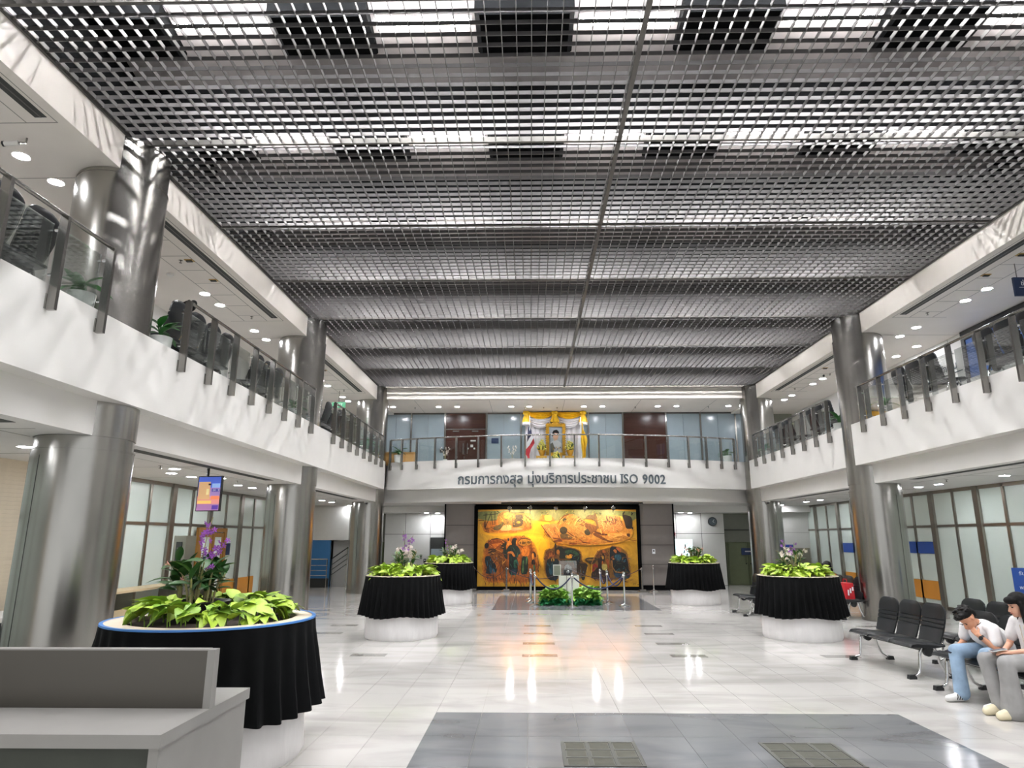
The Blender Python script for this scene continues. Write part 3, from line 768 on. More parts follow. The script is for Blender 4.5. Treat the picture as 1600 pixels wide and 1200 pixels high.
shape('painted_hat', C1(ell(1030, 180, 140, 82, 18)), '#a87224', .5, 22); shape('painted_hat_shadow', C1(ell(980, 195, 70, 32)), '#5a3c14', .5, 18); shape('painted_hat_shadow', C1(ell(1110, 185, 45, 28)), '#6a4a1a', .5, 18)
shape('painted_farmer_chest', C1([(970, 280), (1100, 260), (1130, 380), (1110, 480), (960, 480), (960, 370)]), '#c8701c', .35)
shape('painted_farmer_skirt', C1([(960, 480), (1100, 480), (1090, 860), (940, 870), (945, 700)]), '#14241a', .7, 10)
shape('painted_farmer_skirt_light', C1([(980, 570), (1010, 570), (1000, 840), (960, 830)]), '#48683c', .5); shape('painted_farmer_skirt_light', C1([(1050, 490), (1085, 490), (1070, 620), (1045, 700)]), '#48683c', .5)
shape('painted_girl_hair', C1([(1180, 400), (1220, 380), (1260, 420), (1270, 500), (1230, 500), (1220, 420)]), '#2a180c', .4); shape('painted_girl_face', C1([(1180, 420), (1215, 420), (1215, 540), (1180, 560), (1170, 480)]), '#cf7f24', .25)
shape('painted_girl_body', C1([(1170, 560), (1230, 540), (1250, 660), (1165, 660)]), '#17120d', .5); shape('painted_girl_skirt', C1([(1190, 665), (1245, 665), (1250, 800), (1190, 790)]), '#3c6a48', .5)
for l in ([(960, 90), (985, 45), (1020, 45), (1000, 85)], [(890, 170), (940, 110), (1050, 95), (1140, 130), (1170, 190)], [(880, 240), (960, 270), (1000, 330)], [(1160, 280), (1170, 560)], [(1290, 450), (1320, 640), (1300, 800)], [(240, 190), (320, 120), (430, 100), (560, 130), (640, 190)], [(470, 330), (640, 330)], [(500, 600), (510, 900)], [(560, 700), (590, 860)], [(200, 880), (380, 900), (380, 1020)], [(400, 960), (580, 960), (600, 1040)]): stroke(C1(l), .7, BR)
hatch(C1, (140, 860, 700, 1030), 30, [BR, OR, '#2c1a0c', RB], 120, .6, 1.3); hatch(C1, (290, 330, 680, 700), 35, ['#c98a3a', BR, RB, '#2a180a'], 90, .5); hatch(C1, (780, 860, 1240, 1030), 25, [BR, '#2a180a', OR], 110, .6, 1.5); hatch(C1, (680, 260, 900, 860), 25, ['#2c5a48', '#0a100e', '#1d3a4a'], 90, .5, 1.4); hatch(C1, (190, 500, 420, 840), 16, ['#2a6a80', '#0a1216'], 90, .5, 1.4); hatch(C1, (260, 120, 560, 300), 25, ['#d98a3a', BR], 60, .4, .4); hatch(C1, (1150, 560, 1330, 900), 20, [RB, OR, BR], 70, .5, 1.4); hatch(C1, (960, 100, 1160, 470), 25, ['#7a4a18', '#d99a44'], 50, .35)
# haystack and planters, top right
shape('painted_haystack', C5([(0, 250), (20, 170), (60, 150), (200, 160), (260, 250)]), '#b5691c', .35); shape('painted_haystack_light', C5([(85, 155), (200, 150), (210, 250), (90, 250)]), '#dda83a', .2)
halo(C5([(30, 305), (140, 480), (200, 570), (420, 630), (700, 650), (1000, 640), (1300, 600), (1480, 520), (1500, 400), (1480, 250), (1300, 160), (1000, 150), (860, 300), (700, 230), (560, 140), (440, 150), (300, 290)]), ['#c08a26', '#b57a26', '#a8702a'], .035, .35)
shape('painted_fan_basket', C5([(35, 305), (290, 300), (330, 390), (330, 460), (300, 540), (200, 520), (130, 450)]), '#b9783a', .4, 20)
shape('painted_big_hat', C5([(300, 280), (380, 190), (480, 145), (560, 140), (640, 190), (780, 310), (600, 290), (440, 300)]), '#a97a34', .4, 20)
shape('painted_second_hat', C5([(380, 350), (520, 290), (640, 300), (740, 350), (800, 390), (730, 470), (640, 520), (480, 540), (430, 440)]), '#ad7c3c', .4, 20)
shape('painted_dark_back', C5([(330, 460), (440, 450), (560, 540), (340, 545)]), '#5a4424', .5, 12)
for c in ((390, 405, 62, 62), (775, 430, 52, 55), (408, 235, 32, 32), (630, 240, 34, 24)): shape('painted_hollow', C5(ell(*c)), '#352d1c', .5)
shape('painted_body', C5([(700, 280), (860, 310), (940, 350), (920, 420), (860, 440), (830, 480), (800, 400)]), '#6a3f18', .5, 10)
shape('painted_leg', C5([(840, 470), (900, 430), (1000, 500), (1100, 570), (1195, 575), (1150, 600), (1050, 580)]), '#5f3310', .4); stroke(C5([(880, 420), (1000, 470), (1090, 475)]), 1.8, '#4a260d')
shape('painted_pale_leg', C5([(1090, 470), (1140, 450), (1380, 455), (1450, 460), (1445, 515), (1300, 490), (1120, 540)]), '#cf9044', .25); shape('painted_foot', C5([(1390, 455), (1450, 455), (1445, 515), (1400, 500)]), '#4a2c12', .4)
shape('painted_foot', C5([(225, 570), (290, 560), (330, 545), (370, 570), (370, 588), (225, 590)]), '#5f2c10', .3)
for l in ([(590, 540), (590, 610), (480, 610), (480, 625), (600, 625)], [(640, 550), (700, 600), (810, 610)], [(300, 290), (400, 170), (500, 135)], [(620, 180), (700, 260), (800, 320)], [(30, 310), (150, 490), (210, 530), (330, 545), (560, 550)], [(300, 480), (330, 550)], [(440, 420), (520, 480), (600, 520)], [(640, 300), (740, 340), (780, 380)]): stroke(C5(l), 1.0, '#6a3410')
shape('painted_calf', C5([(750, 185), (810, 150), (880, 160), (900, 110), (920, 150), (940, 260), (960, 380), (920, 380), (910, 270), (840, 220), (750, 215)]), '#5f4420', .5, 12)
shape('painted_buffalo', C5([(920, 180), (1030, 160), (1300, 165), (1340, 300), (1330, 400), (1220, 450), (1060, 420), (960, 380)]), '#a8713a', .45, 24)
shape('painted_buffalo_head', C5([(1330, 160), (1380, 150), (1480, 180), (1490, 280), (1485, 380), (1390, 380), (1370, 280)]), '#20150b', .5); shape('painted_buffalo_blaze', C5([(1300, 170), (1340, 180), (1350, 240), (1320, 250)]), '#b9a03c', .3)
stroke(C5([(1480, 160), (1500, 130), (1480, 112)]), 1.2); stroke(C5([(1345, 170), (1350, 130), (1375, 100)]), 1.2); stroke(C5([(1490, 350), (1490, 390)]), 2)
hatch(C5, (950, 170, 1300, 420), 90, ['#7a3a16', '#d9a860', '#5a2c10', '#c06a30', '#8a3a20'], 70, .35); hatch(C5, (1040, 160, 1320, 260), 35, ['#2a1a0c', '#4a2a10'], 60, .4, 1.3); hatch(C5, (60, 310, 300, 500), 35, ['#d9a45a', '#8a5020', '#6a3c16'], 60, .35, .9); hatch(C5, (330, 160, 760, 300), 45, ['#d9a85a', '#6a4416'], 55, .35, 2.4); hatch(C5, (440, 310, 740, 520), 45, ['#d9a45a', '#7a4c1c', '#c0702c'], 60, .35, .7); hatch(C5, (260, 540, 1000, 630), 30, ['#c0601c', '#8a4a16', '#d98a3a'], 80, .4, .1); hatch(C5, (1000, 420, 1480, 600), 25, ['#d9a04a', '#9a6020'], 90, .4, .05)
for x in (0, 400, 830): hatch(C5, (x + 30, 80, x + 180, 150), 14, ['#8a7a34', '#c0a848', '#3a3a1c'], 30, .35)
# bending man and companion, lower middle
halo(C2([(170, 560), (200, 300), (300, 220), (420, 230), (480, 100), (560, 130), (800, 160), (1150, 230), (1260, 400), (1240, 600), (1420, 640), (1350, 900), (1300, 1100), (260, 1090), (180, 900)]), ['#b98a1e', '#8c5c16', '#5c3c12'], .04, .4)
shape('painted_post', C2([(485, 90), (540, 100), (535, 420), (490, 420)]), '#22120a', .4)
shape('painted_bending_man', C2([(540, 220), (600, 180), (680, 190), (730, 240), (800, 225), (900, 220), (1020, 250), (1130, 300), (1190, 420), (1170, 560), (1150, 640), (1390, 650), (1330, 860), (1280, 1100), (1200, 1080), (1190, 900), (1060, 880), (1000, 600), (900, 520), (760, 510), (640, 520), (600, 480), (640, 380), (560, 360), (520, 420), (520, 260)]), '#12160f', .6, 9)
shape('painted_gap', C2([(780, 440), (800, 400), (850, 430), (900, 390), (960, 400), (980, 440), (930, 510), (780, 500)]), '#c4841c', .25)
shape('painted_shirt', C2([(760, 300), (900, 260), (1060, 300), (1150, 400), (1100, 440), (1000, 370), (900, 340), (780, 380)]), '#24402a', .6, 9)
shape('painted_face', C2(ell(578, 330, 45, 68)), '#9a5c1c', .4)
shape('painted_companion', C2([(270, 540), (400, 500), (600, 520), (560, 900), (560, 1100), (310, 1090), (240, 900), (250, 700)]), '#101a1e', .6, 8)
shape('painted_companion_light', C2([(340, 660), (430, 640), (440, 900), (380, 960), (320, 880)]), '#1c4250', .6)
shape('painted_straw_hat', C2([(175, 535), (250, 460), (290, 330), (400, 290), (480, 380), (560, 450), (500, 480), (330, 490), (240, 545)]), '#5a2e10', .4, 10); shape('painted_hat_light', C2([(340, 350), (410, 360), (440, 440), (330, 470)]), '#93521c', .3)
shape('painted_face', C2(ell(432, 545, 48, 46)), '#a87a2c', .4); stroke(C2([(430, 500), (425, 560), (440, 590)]), 1.2, DK)
shape('painted_basket', C2([(1080, 660), (1380, 655), (1310, 960), (1200, 1000), (1100, 900)]), '#2c1c0e', .5, 12)
stroke(C2([(1080, 1000), (1330, 985)]), 1.0, '#7a5a1c'); stroke(C2([(1190, 760), (1195, 980)]), .8, '#6a5a3a')
hatch(C2, (280, 600, 520, 1060), 20, ['#2a5a68', '#0a1012', '#1a3440'], 130, .6, 1.5); hatch(C2, (800, 240, 1180, 600), 22, ['#35603c', '#0a0f0a', '#1c3048'], 90, .5); hatch(C2, (1060, 660, 1340, 1000), 16, ['#5a4a2a', '#1a1209', '#3c5a68'], 70, .5, 1.4); hatch(C2, (200, 260, 480, 480), 18, ['#2a160a', '#a86424', '#7a4416'], 70, .4, 2.0)
# resting family, lower right
halo(C3([(245, 1000), (240, 640), (330, 420), (440, 230), (560, 220), (740, 160), (860, 130), (1080, 190), (1200, 320), (1240, 560), (1280, 900), (1240, 1000), (900, 1060), (400, 1060)]), ['#b98a22', '#96681a', '#6a4814'], .04, .4)
shape('painted_bowl', C3([(90, 510), (150, 450), (380, 440), (420, 500), (330, 600), (240, 630), (170, 570)]), '#33240f', .4); shape('painted_bowl_rim', C3([(130, 500), (260, 480), (370, 490), (290, 530), (170, 525)]), '#7a5a1e', .4)
shape('painted_hat', C3([(370, 420), (470, 260), (580, 240), (690, 330), (720, 420), (560, 400), (440, 470)]), '#55300f', .4, 12); shape('painted_hat_light', C3([(540, 260), (590, 255), (650, 320), (550, 330)]), '#93501c', .3)
shape('painted_mother_hair', C3([(490, 380), (540, 340), (600, 370), (600, 520), (570, 600), (480, 560), (480, 450)]), '#150d08', .3); shape('painted_face', C3([(515, 410), (570, 400), (580, 480), (540, 500)]), '#a5782c', .3)
shape('painted_mother', C3([(400, 470), (480, 460), (520, 540), (540, 780), (700, 780), (720, 980), (250, 1000), (250, 830), (360, 760), (440, 640)]), '#24140d', .6, 9)
shape('painted_red_cloth', C3([(295, 620), (360, 595), (410, 650), (420, 710), (370, 690), (330, 680), (330, 800), (270, 810)]), '#7d2016', .35)
shape('painted_arm', C3([(520, 540), (560, 530), (560, 640), (520, 660)]), '#96521c', .3); shape('painted_arm', C3([(620, 500), (690, 480), (710, 640), (700, 760), (650, 640)]), '#8a461a', .35)
shape('painted_cloth', C3([(530, 610), (650, 610), (660, 760), (540, 770), (515, 690)]), '#a89850', .35, 12)
shape('painted_father', C3([(720, 400), (740, 180), (800, 150), (900, 180), (1000, 300), (1140, 360), (1190, 560), (1220, 800), (1220, 970), (1000, 1000), (820, 900), (790, 700), (740, 560)]), '#121518', .6, 8)
shape('painted_father_coat', C3([(840, 380), (1000, 360), (1020, 480), (960, 560), (860, 500)]), '#1c4452', .6); shape('painted_father_lap', C3([(800, 840), (900, 850), (1060, 880), (1200, 960), (980, 990), (840, 930)]), '#173246', .5)
shape('painted_face', C3([(815, 270), (860, 230), (905, 270), (900, 340), (860, 330)]), '#a0602a', .35); shape('painted_scarf_loop', C3([(880, 200), (960, 190), (1010, 240), (1000, 320), (930, 260)]), '#a5521c', .35)
shape('painted_hand', C3([(780, 490), (820, 450), (850, 490), (820, 510)]), '#a06a34', .25); shape('painted_sleeve', C3([(740, 450), (820, 390), (830, 430), (760, 490)]), '#5a3014', .4)
for l in ([(740, 200), (790, 150), (960, 185), (1015, 240), (1010, 320)], [(760, 520), (790, 700), (860, 810), (1000, 830), (1060, 800)], [(780, 520), (790, 640)], [(1150, 370), (1190, 560), (1210, 780)], [(440, 260), (360, 400), (250, 620)], [(1060, 440), (1040, 520)]): stroke(C3(l), .8, '#8a5a24')
hatch(C3, (820, 420, 1200, 960), 40, ['#1f5060', '#0a0d0f', '#3c4a2c', '#5a3a18'], 90, .5); hatch(C3, (260, 780, 720, 1000), 25, ['#3a1c10', '#5a3a18', '#120c08', '#3a2a4a'], 100, .5); hatch(C3, (400, 260, 720, 460), 16, ['#2a180a', '#7a4a1c'], 60, .45); hatch(C3, (400, 1000, 1240, 1050), 14, ['#5a4030', '#3a2210'], 120, .6, 0)
# broad strokes over the gold ground, signature
stroke(C3([(1290, 1080), (1300, 1140), (1330, 1085), (1340, 1140), (1370, 1080)]), .45, '#3a2a10'); stroke(C3([(1380, 1140), (1420, 1130), (1445, 1145)]), .45, '#3a2a10')
for c_, m_ in strokes.items(): tag(m_.build('brushwork', paint('paint_stroke_' + c_.strip('#'), c_, .3, 9), mu), kind='stuff')

# picture track with warm spots
tr = thing('track_rail', 'thin dark lighting track above the golden painting', 'track', (.9, 22.95, SOF1))
MB().box(-1.9, -.02, -.05, 2.9, .02, 0).build('rail', M['dark'], tr)
for k, x in enumerate((-.72, -.02, .86, 1.84, 2.8)):
    t = thing('track_spot', f'round silver spotlight on the track over the painting, {ORD[k]} from left', 'spotlight', (x, 22.95, SOF1 - .05), 0, 'spotlights over the painting')
    MB().tube([(0, 0, 0), (0, 0, -.09)], .012, 6).build('stem', M['dark'], t)
    MB().sphere((0, 0, -.15), .075, 14, 10).build('head', M['rail'], t, True)
    MB().lathe([(.045, 0), (.055, .05)], 12).build('bezel', M['dark'], t)
    t.children[-1].location = (0, .05, -.2); t.children[-1].rotation_euler = (R(28), 0, 0)
    ld = bpy.data.lights.new('spot_glow', 'SPOT'); ld.energy = 70; ld.color = (1.0, .72, .34); ld.spot_size = R(105); ld.spot_blend = 1.0; ld.shadow_soft_size = .04
    lo = bpy.data.objects.new('spot_glow', ld); COL.objects.link(lo); lo.parent = t; lo.location = (0, .1, -.22)
    lo.rotation_euler = (Vector((0, .95, -.5))).to_track_quat('-Z', 'Y').to_euler()

# ------------------------------------------------------------------ lettering on the curved balcony
clusters = []
s_all = 'กรมการกงสุล มุ่งบริการประชาชน ISO 9002'
COMB = 'ุู่้๊๋ิีึื์็ั'
for ch in s_all:
    if ch in COMB and clusters: clusters[-1] += ch
    else: clusters.append(ch)
def width(sx):
    me = text_mesh(sx + '.', 1.0, 0, 'LEFT'); m_ = max(v.co.x for v in me.vertices); bpy.data.meshes.remove(me); return m_
W = [0]; pre = ''
dot = width('')
for c in clusters: pre += c; W.append(width(pre) - dot)
tot = W[-1]
sg = thing('balcony_lettering', 'dark grey raised lettering across the curved back balcony', 'sign', (1.0, 21.7, 3.49))
XA, XB = -2.42, 4.45
sc_ = (XB - XA) / tot
LH = sc_
for c, w0 in zip(clusters, W):
    if c == ' ': continue
    asc = ord(c[0]) < 128
    me = text_mesh(c, LH * (.92 if asc else 1.0), .012, 'LEFT', LH * .014)
    for v in me.vertices:
        x = XA + w0 * sc_ + v.co.x; z = v.co.y * 1.14; d = v.co.z
        nx, ny = bn(x, 0); yy = arc_y(x)
        v.co = (x + nx * (.014 + d) - 1.0, yy + ny * (.014 + d) - 21.7, z)
    me.materials.clear(); me.materials.append(M['letter'])
    o = link('letter', me, sg)
    if c == 'I':
        x = XA + w0 * sc_ + max(v.co.x for v in me.vertices)*0; xs_ = [v.co.x for v in me.vertices]; zs_ = [v.co.z for v in me.vertices]; ys_ = [v.co.y for v in me.vertices]
        for zz in (min(zs_), max(zs_) - .022): MB().box(min(xs_) - .035, min(ys_), zz, max(xs_) + .035, max(ys_), zz + .022).build('serif', M['letter'], o)

# ------------------------------------------------------------------ upper back wall: grey glass, brown doors
ub = structe('window_4')
YG = 25.4
xs = [-5.8, -4.61, -3.3, -1.69, -.36, 2.24, 3.57, 5.23, 6.55, 7.89, 8.4]
for i, (a, b) in enumerate(zip(xs[:-1], xs[1:])):
    if i not in (2, 6):
        h = (a + b) / 2
        MB().box(a, YG, GAL, h - .004, YG + .03, 6.5).build('glass_pane', M['frost2'], ub); MB().box(h + .004, YG, GAL, b, YG + .03, 6.5).build('glass_pane', M['frost2'], ub)
    MB().box(a - .03, YG - .04, GAL, a + .03, YG + .02, 6.5).build('mullion', M['rail'], ub)
MB().box(xs[0], YG - .03, 6.44, xs[-1], YG + .02, 6.5).build('transom', M['tee'], ub)
struct('wall_gallery_back', MB().box(UL, YG + .05, GAL, UR, YG + .2, 6.5), M['greyg'])
for nm, a, b, kind in (('door_6', -3.26, -1.73, 0), ('door_7', 3.6, 5.2, 1)):
    d = structe(nm)
    MB().box(a, YG - .03, GAL, b, YG + .04, 6.47).build('door_surround', M['brown'], d)
    mid = (a + b) / 2
    MB().box(a, YG - .05, 5.83, b, YG - .03, 5.87).build('transom', M['rail'] if kind == 0 else M['brown'], d)
    for p, q in ((a + .03, mid - .01), (mid + .01, b - .03)):
        l_ = MB().box(p, YG - .06, GAL, q, YG - .03, 5.83).build('door_leaf', M['brown'], d)
        MB().box(p, YG - .06, 5.88, q, YG - .03, 6.46).build('over_panel', M['brown'], d)
        if kind == 0:
            MB().box((p+q)/2 - .12, YG - .1, 5.74, (p+q)/2 + .12, YG - .06, 5.79).build('door_closer', M['rail'], l_)
            hx = q - .07 if p < mid - .2 else p + .07
            MB().box(hx - .015, YG - .1, 4.9, hx + .015, YG - .06, 5.3).build('door_handle', M['rail'], l_)
    if kind == 0:
        for (x, z, w, h) in ((-2.25, 5.2, .1, .1), (-2.2, 5.4, .2, .05), (-2.4, 5.1, .06, .06), (-2.15, 5.1, .06, .06)):
            MB().box(x - w/2, YG - .066, z - h/2, x + w/2, YG - .06, z + h/2).build('notice', M['panelw'], d)
t = MB().box(-1.5, YG - .03, 5.3, -1.22, YG - .005, 5.5).build('navy_notice', M['navy']); tag(t, 'small navy notice on grey glass beside the left brown door', 'sign')
t = MB().box(-3.48, YG - .03, 4.95, -3.33, YG - .005, 5.08).build('access_reader', M['dark']); tag(t, 'small card reader on the glass beside left brown door', 'reader')

# ------------------------------------------------------------------ shrine with portrait, drapes, flowers, flags
AXX = .93
bd = thing('drape_backdrop', 'white pleated backdrop with yellow swags behind the portrait', 'drapes', (AXX, 25.2, GAL))
def pleat(x0, x1, z0, z1, amp=.025, n=9, y=0):
    return MB().grid(lambda u, v: (x0 + (x1-x0)*u, y + amp*math.sin(u*n*2*math.pi), z0 + (z1-z0)*v), n*8+1, 2)
pleat(-1.12, 1.12, 0, 2.15, .02, 12).build('white_curtain', M['wcloth'], bd, True)
def swag(x0, x1, zt, drop, h, m, name, y, par, nf=4):
    def fn(u, v):
        s_ = 4*u*(1-u); z = zt - drop*s_*(.25 + .75*v) - h*v*(.35 + .65*s_)
        return (x0 + (x1-x0)*u, y - .05*s_ - .02*math.sin(v*nf*2*math.pi), z)
    return MB().grid(fn, 17, 17).build(name, M[m], par, True)
for (a, b) in ((-1.08, 0), (0, 1.08)):
    swag(a, b, 2.0, .22, .22, 'wcloth', 'white_swag', -.06, bd); swag(a, b, 2.19, .08, .2, 'yellow', 'yellow_swag', -.1, bd)
for x in (-1.08, 0, 1.08):
    m_ = MB().lathe([(.16 if x else .17, 1.78), (.12, 1.95), (.08, 2.06), (.13, 2.12), (.11, 2.2)], 20, (x, -.14), lambda r, z, a: r * (1 + .14*math.cos(7*a)))
    m_.build('yellow_tail', M['yellow'], bd, True)
    if x: MB().lathe([(.15, 1.68), (.155, 1.78)], 16, (x, -.14), lambda r, z, a: r * (1 + .14*math.cos(7*a))).build('white_tail', M['wcloth'], bd, True)
po = thing('framed_portrait', 'gold framed portrait of a person in uniform above the flower stands', 'portrait', (AXX + .03, 24.98, GAL + .5))
m_ = MB(); W_, H_ = .36, 1.2
for (x0, z0, x1, z1) in ((-W_, 0, -W_+.11, H_), (W_-.11, 0, W_, H_), (-W_+.11, 0, W_-.11, .11), (-W_+.11, H_-.11, W_-.11, H_)): m_.box(x0, -.06, z0, x1, 0, z1)
for i in range(14):
    for x in (-W_, W_): m_.sphere((x, -.04, .05 + i*.085), .03, 6, 4)
for i in range(8): m_.sphere((-.3 + i*.086, -.04, H_ + .005), .03, 6, 4)
m_.sphere((0, -.04, H_ + .03), (.12, .03, .06), 8, 5)
m_.build('frame', M['gold'], po)
MB().box(-W_+.1, -.02, .1, W_-.1, -.005, H_-.1).build('picture', mat('portrait_ground', '#9aa3ab', .4), po)
def flat(poly, y, m, name, par): return MB().prism(poly, y - .004, y).build(name, m, par, fix=True)
flat([(-.25, .1), (-.25, .35), (-.2, .5), (-.06, .58), (.1, .56), (.22, .45), (.24, .1)], -.02, mat('portrait_coat', '#b9bdc2', .5), 'painted_coat', po)
flat([(-.25, .1), (-.24, .4), (-.12, .5), (-.05, .3), (-.1, .1)], -.025, mat('portrait_shade', '#5a5a50', .5), 'painted_coat_shade', po)
flat([(-.05, .55), (-.1, .66), (-.1, .8), (-.02, .88), (.08, .86), (.11, .74), (.06, .6)], -.026, mat('portrait_face', '#b9957c', .5), 'painted_face', po)
flat([(-.13, .7), (-.14, .84), (-.08, .95), (.04, .98), (.12, .9), (.13, .78), (.08, .84), (-.04, .86), (-.09, .76)], -.031, M['hair'], 'painted_hair', po)
for i in range(6): MB().box(-.1 + .05*i, -.034, .22 + .03*(i % 3), -.075 + .05*i, -.026, .27 + .03*(i % 3)).build('painted_medal', M['navy' if i % 2 else 'gold'], po)
def bouquet(x, y, z, label):
    t = thing('flower_arrangement', label, 'flowers', (x, y, z))
    MB().lathe([(.06, 0), (.1, .08), (.14, .2), (.15, .22)], 12).build('vase', M['gold'], t, True)
    m_ = MB(); rnd = random.Random(int(x*100))
    for i in range(60):
        a = rnd.uniform(0, 6.28); rr = .17*math.sqrt(rnd.random()); h = .22 + rnd.random()*.4*(1 - (rr/.2)**2)
        m_.sphere((rr*math.cos(a), rr*math.sin(a), h), .035, 6, 4)
    tag(m_.build('blossoms', M['yflower'], t), kind='stuff')
    m_ = MB()
    for i in range(26):
        a = rnd.uniform(0, 6.28); rr = rnd.uniform(.05, .17); m_.add([(0, 0, .2), (rr*math.cos(a), rr*math.sin(a), .25 + rnd.random()*.3), (rr*math.cos(a+.25), rr*math.sin(a+.25), .22 + rnd.random()*.3)], [(0, 1, 2)])
    tag(m_.build('foliage', M['oleaf'], t), kind='stuff')
def gtable(x, y, w, h, label):
    t = thing('gilt_table', label, 'table', (x, y, GAL))
    MB().box(-w/2, -.15, h - .04, w/2, .15, h).build('table_top', M['gold'], t)
    MB().prism([(-w/2 + .02, h - .04), (-w/2 + .02, h - .1), (-w/4, h - .07), (0, h - .13), (w/4, h - .07), (w/2 - .02, h - .1), (w/2 - .02, h - .04)], -.15, -.13).build('apron', M['gold'], t, fix=True)
    for sx in (-1, 1):
        for sy in (-1, 1): MB().tube([(sx*(w/2-.03), sy*.12, h - .04), (sx*(w/2-.02), sy*.12, h*.6), (sx*(w/2-.05), sy*.12, h*.25), (sx*(w/2-.02), sy*.12, 0)], [.025, .018, .018, .028], 6).build('leg', M['gold'], t)
    MB().box(-w/2 + .04, -.1, .1, w/2 - .04, .1, .13).build('shelf', mat('red_lacquer', '#5a2a1c', .4), t)
gtable(AXX - .52, 24.75, .4, .45, 'gilt offering table at the left below the portrait')
gtable(AXX + .02, 24.7, .46, .52, 'taller gilt offering table in the middle below the portrait')
gtable(AXX + .55, 24.75, .4, .45, 'gilt offering table at the right below the portrait')
bouquet(AXX - .5, 24.75, GAL + .45, 'yellow flower arrangement left of the portrait')
bouquet(AXX + .55, 24.75, GAL + .45, 'yellow flower arrangement right of the portrait')
bouquet(AXX + .02, 24.36, GAL, 'low yellow flower arrangement in front of the portrait')
def flag(x, y, cols, label, slant):
    t = thing('flag', label, 'flag', (x, y, GAL))
    MB().tube([(0, 0, 0), (0, 0, 1.9)], .014, 8).build('pole', M['wpot'], t); MB().sphere((0, 0, 1.93), .03, 8, 6).build('finial', M['gold'], t)
    MB().lathe([(.12, 0), (.12, .03), (.03, .06)], 12).build('base', M['gold'], t)
    n = len(cols)
    for i, c in enumerate(cols):
        a0, a1 = i / n, (i + 1) / n
        def fn(u, v, a0=a0, a1=a1):
            s_ = a0 + (a1-a0)*u
            xw = slant * (.02 + .22 * s_ * (.35 + .65*math.sin(v*2.6)))
            return (xw + .03*math.sin(v*9 + s_*4), -.03 + .035*math.sin(s_*14 + v*3), 1.72 - 1.45*v - .25*s_*(1-v) + .12*s_)
        MB().grid(fn, 6, 16).build('stripe' if n > 1 else 'cloth', M[c], t, True)
def thaiflag(x, y, label):
    t = thing('flag', label, 'flag', (x, y, GAL))
    MB().tube([(.06, 0, 0), (.06, 0, 1.95)], .014, 8).build('pole', M['wpot'], t); MB().sphere((.06, 0, 1.98), .03, 8, 6).build('finial', M['gold'], t)
    MB().lathe([(.12, 0), (.12, .03), (.03, .06)], 12, (.06, 0)).build('base', M['gold'], t)
    def piece(poly, c, dy): 
        def bend(p): return (p[0], -.02 + dy + .03*math.sin(p[1]*9), p[1])
        m_ = MB().add([bend(p) for p in poly] + [(q[0], q[1] + .012, q[2]) for q in map(bend, poly)], [tuple(range(len(poly))), tuple(range(2*len(poly)-1, len(poly)-1, -1))] + [(i, i+len(poly), (i+1) % len(poly)+len(poly), (i+1) % len(poly)) for i in range(len(poly))])
        m_.build('stripe', M[c], t, fix=True)
    piece([(.05, 1.6), (.0, 1.5), (-.03, 1.2), (-.04, .95), (.04, 1.1), (.14, 1.22), (.12, 1.4)], 'fnavy', 0)
    piece([(-.04, .95), (.04, 1.1), (.14, 1.22), (.2, 1.1), (.06, .85), (-.05, .72)], 'fwhite', -.01)
    piece([(-.05, .72), (.06, .85), (.2, 1.1), (.24, .92), (.1, .7), (.05, .5), (.06, .2), (.0, .2), (-.04, .42), (-.1, .5), (-.08, .7)], 'red', -.02)
thaiflag(-.08, 24.6, 'red, white and navy flag hanging left of the portrait')
flag(1.88, 24.6, ['yellow'], 'plain yellow flag hanging right of the portrait', .9)

# small things on the back gallery
t = thing('gallery_desk', 'tan wooden desk behind the back railing at far left', 'desk', (-4.68, 23.75, GAL))
MB().box(-.52, -.2, 0, .52, .2, .42).build('desk_body', M['tan'], t); MB().box(-.55, -.23, .42, .55, .23, .46).build('desk_top', M['tan'], t)

# ------------------------------------------------------------------ plants
def leaf_mesh(name, m, L=.12, Wd=.09, fold=.25, droop=.35, heart=True):
    mb = MB(); prof = [(0, .0), (.08, .75), (.25, 1.0), (.5, .85), (.75, .5), (1, 0)] if heart else [(0, .25), (.2, .75), (.45, 1), (.7, .85), (.88, .5), (1, 0)]
    o = []
    for t_, w in prof:
        y = L * t_; z = -droop * L * t_ * t_; h = Wd/2 * w
        o += [(-h, y - (.18*L if heart and .05 < t_ < .2 else 0), z + fold*h), (0, y, z), (h, y - (.18*L if heart and .05 < t_ < .2 else 0), z + fold*h)]
    f = []
    for i in range(len(prof) - 1):
        a = 3*i; f += [(a, a+1, a+4, a+3), (a+1, a+2, a+5, a+4)]
    mb.add(o, f)
    return mb.mesh(name, m, True)
def bake(mb, me, mtx):
    o = [tuple(mtx @ v.co) for v in me.vertices]
    mb.add(o, [tuple(p.vertices) for p in me.polygons])
LM = [leaf_mesh('pothos_leaf', M['leaf'], .155, .13), leaf_mesh('pothos_leaf', M['leaf2'], .14, .115, .3, .5), leaf_mesh('pothos_leaf', M['leaf'], .19, .13, .2, .6)]
OM = [leaf_mesh('cane_leaf', M['oleaf'], .15, .06, .35, .25, False), leaf_mesh('cane_leaf', M['oleaf'], .18, .065, .3, .5, False)]
BM = leaf_mesh('broad_leaf', M['gleaf'], .3, .12, .25, .5, False)
def rot(a, p, r=0): return Matrix.Rotation(a, 4, 'Z') @ Matrix.Rotation(p, 4, 'X') @ Matrix.Rotation(r, 4, 'Y')
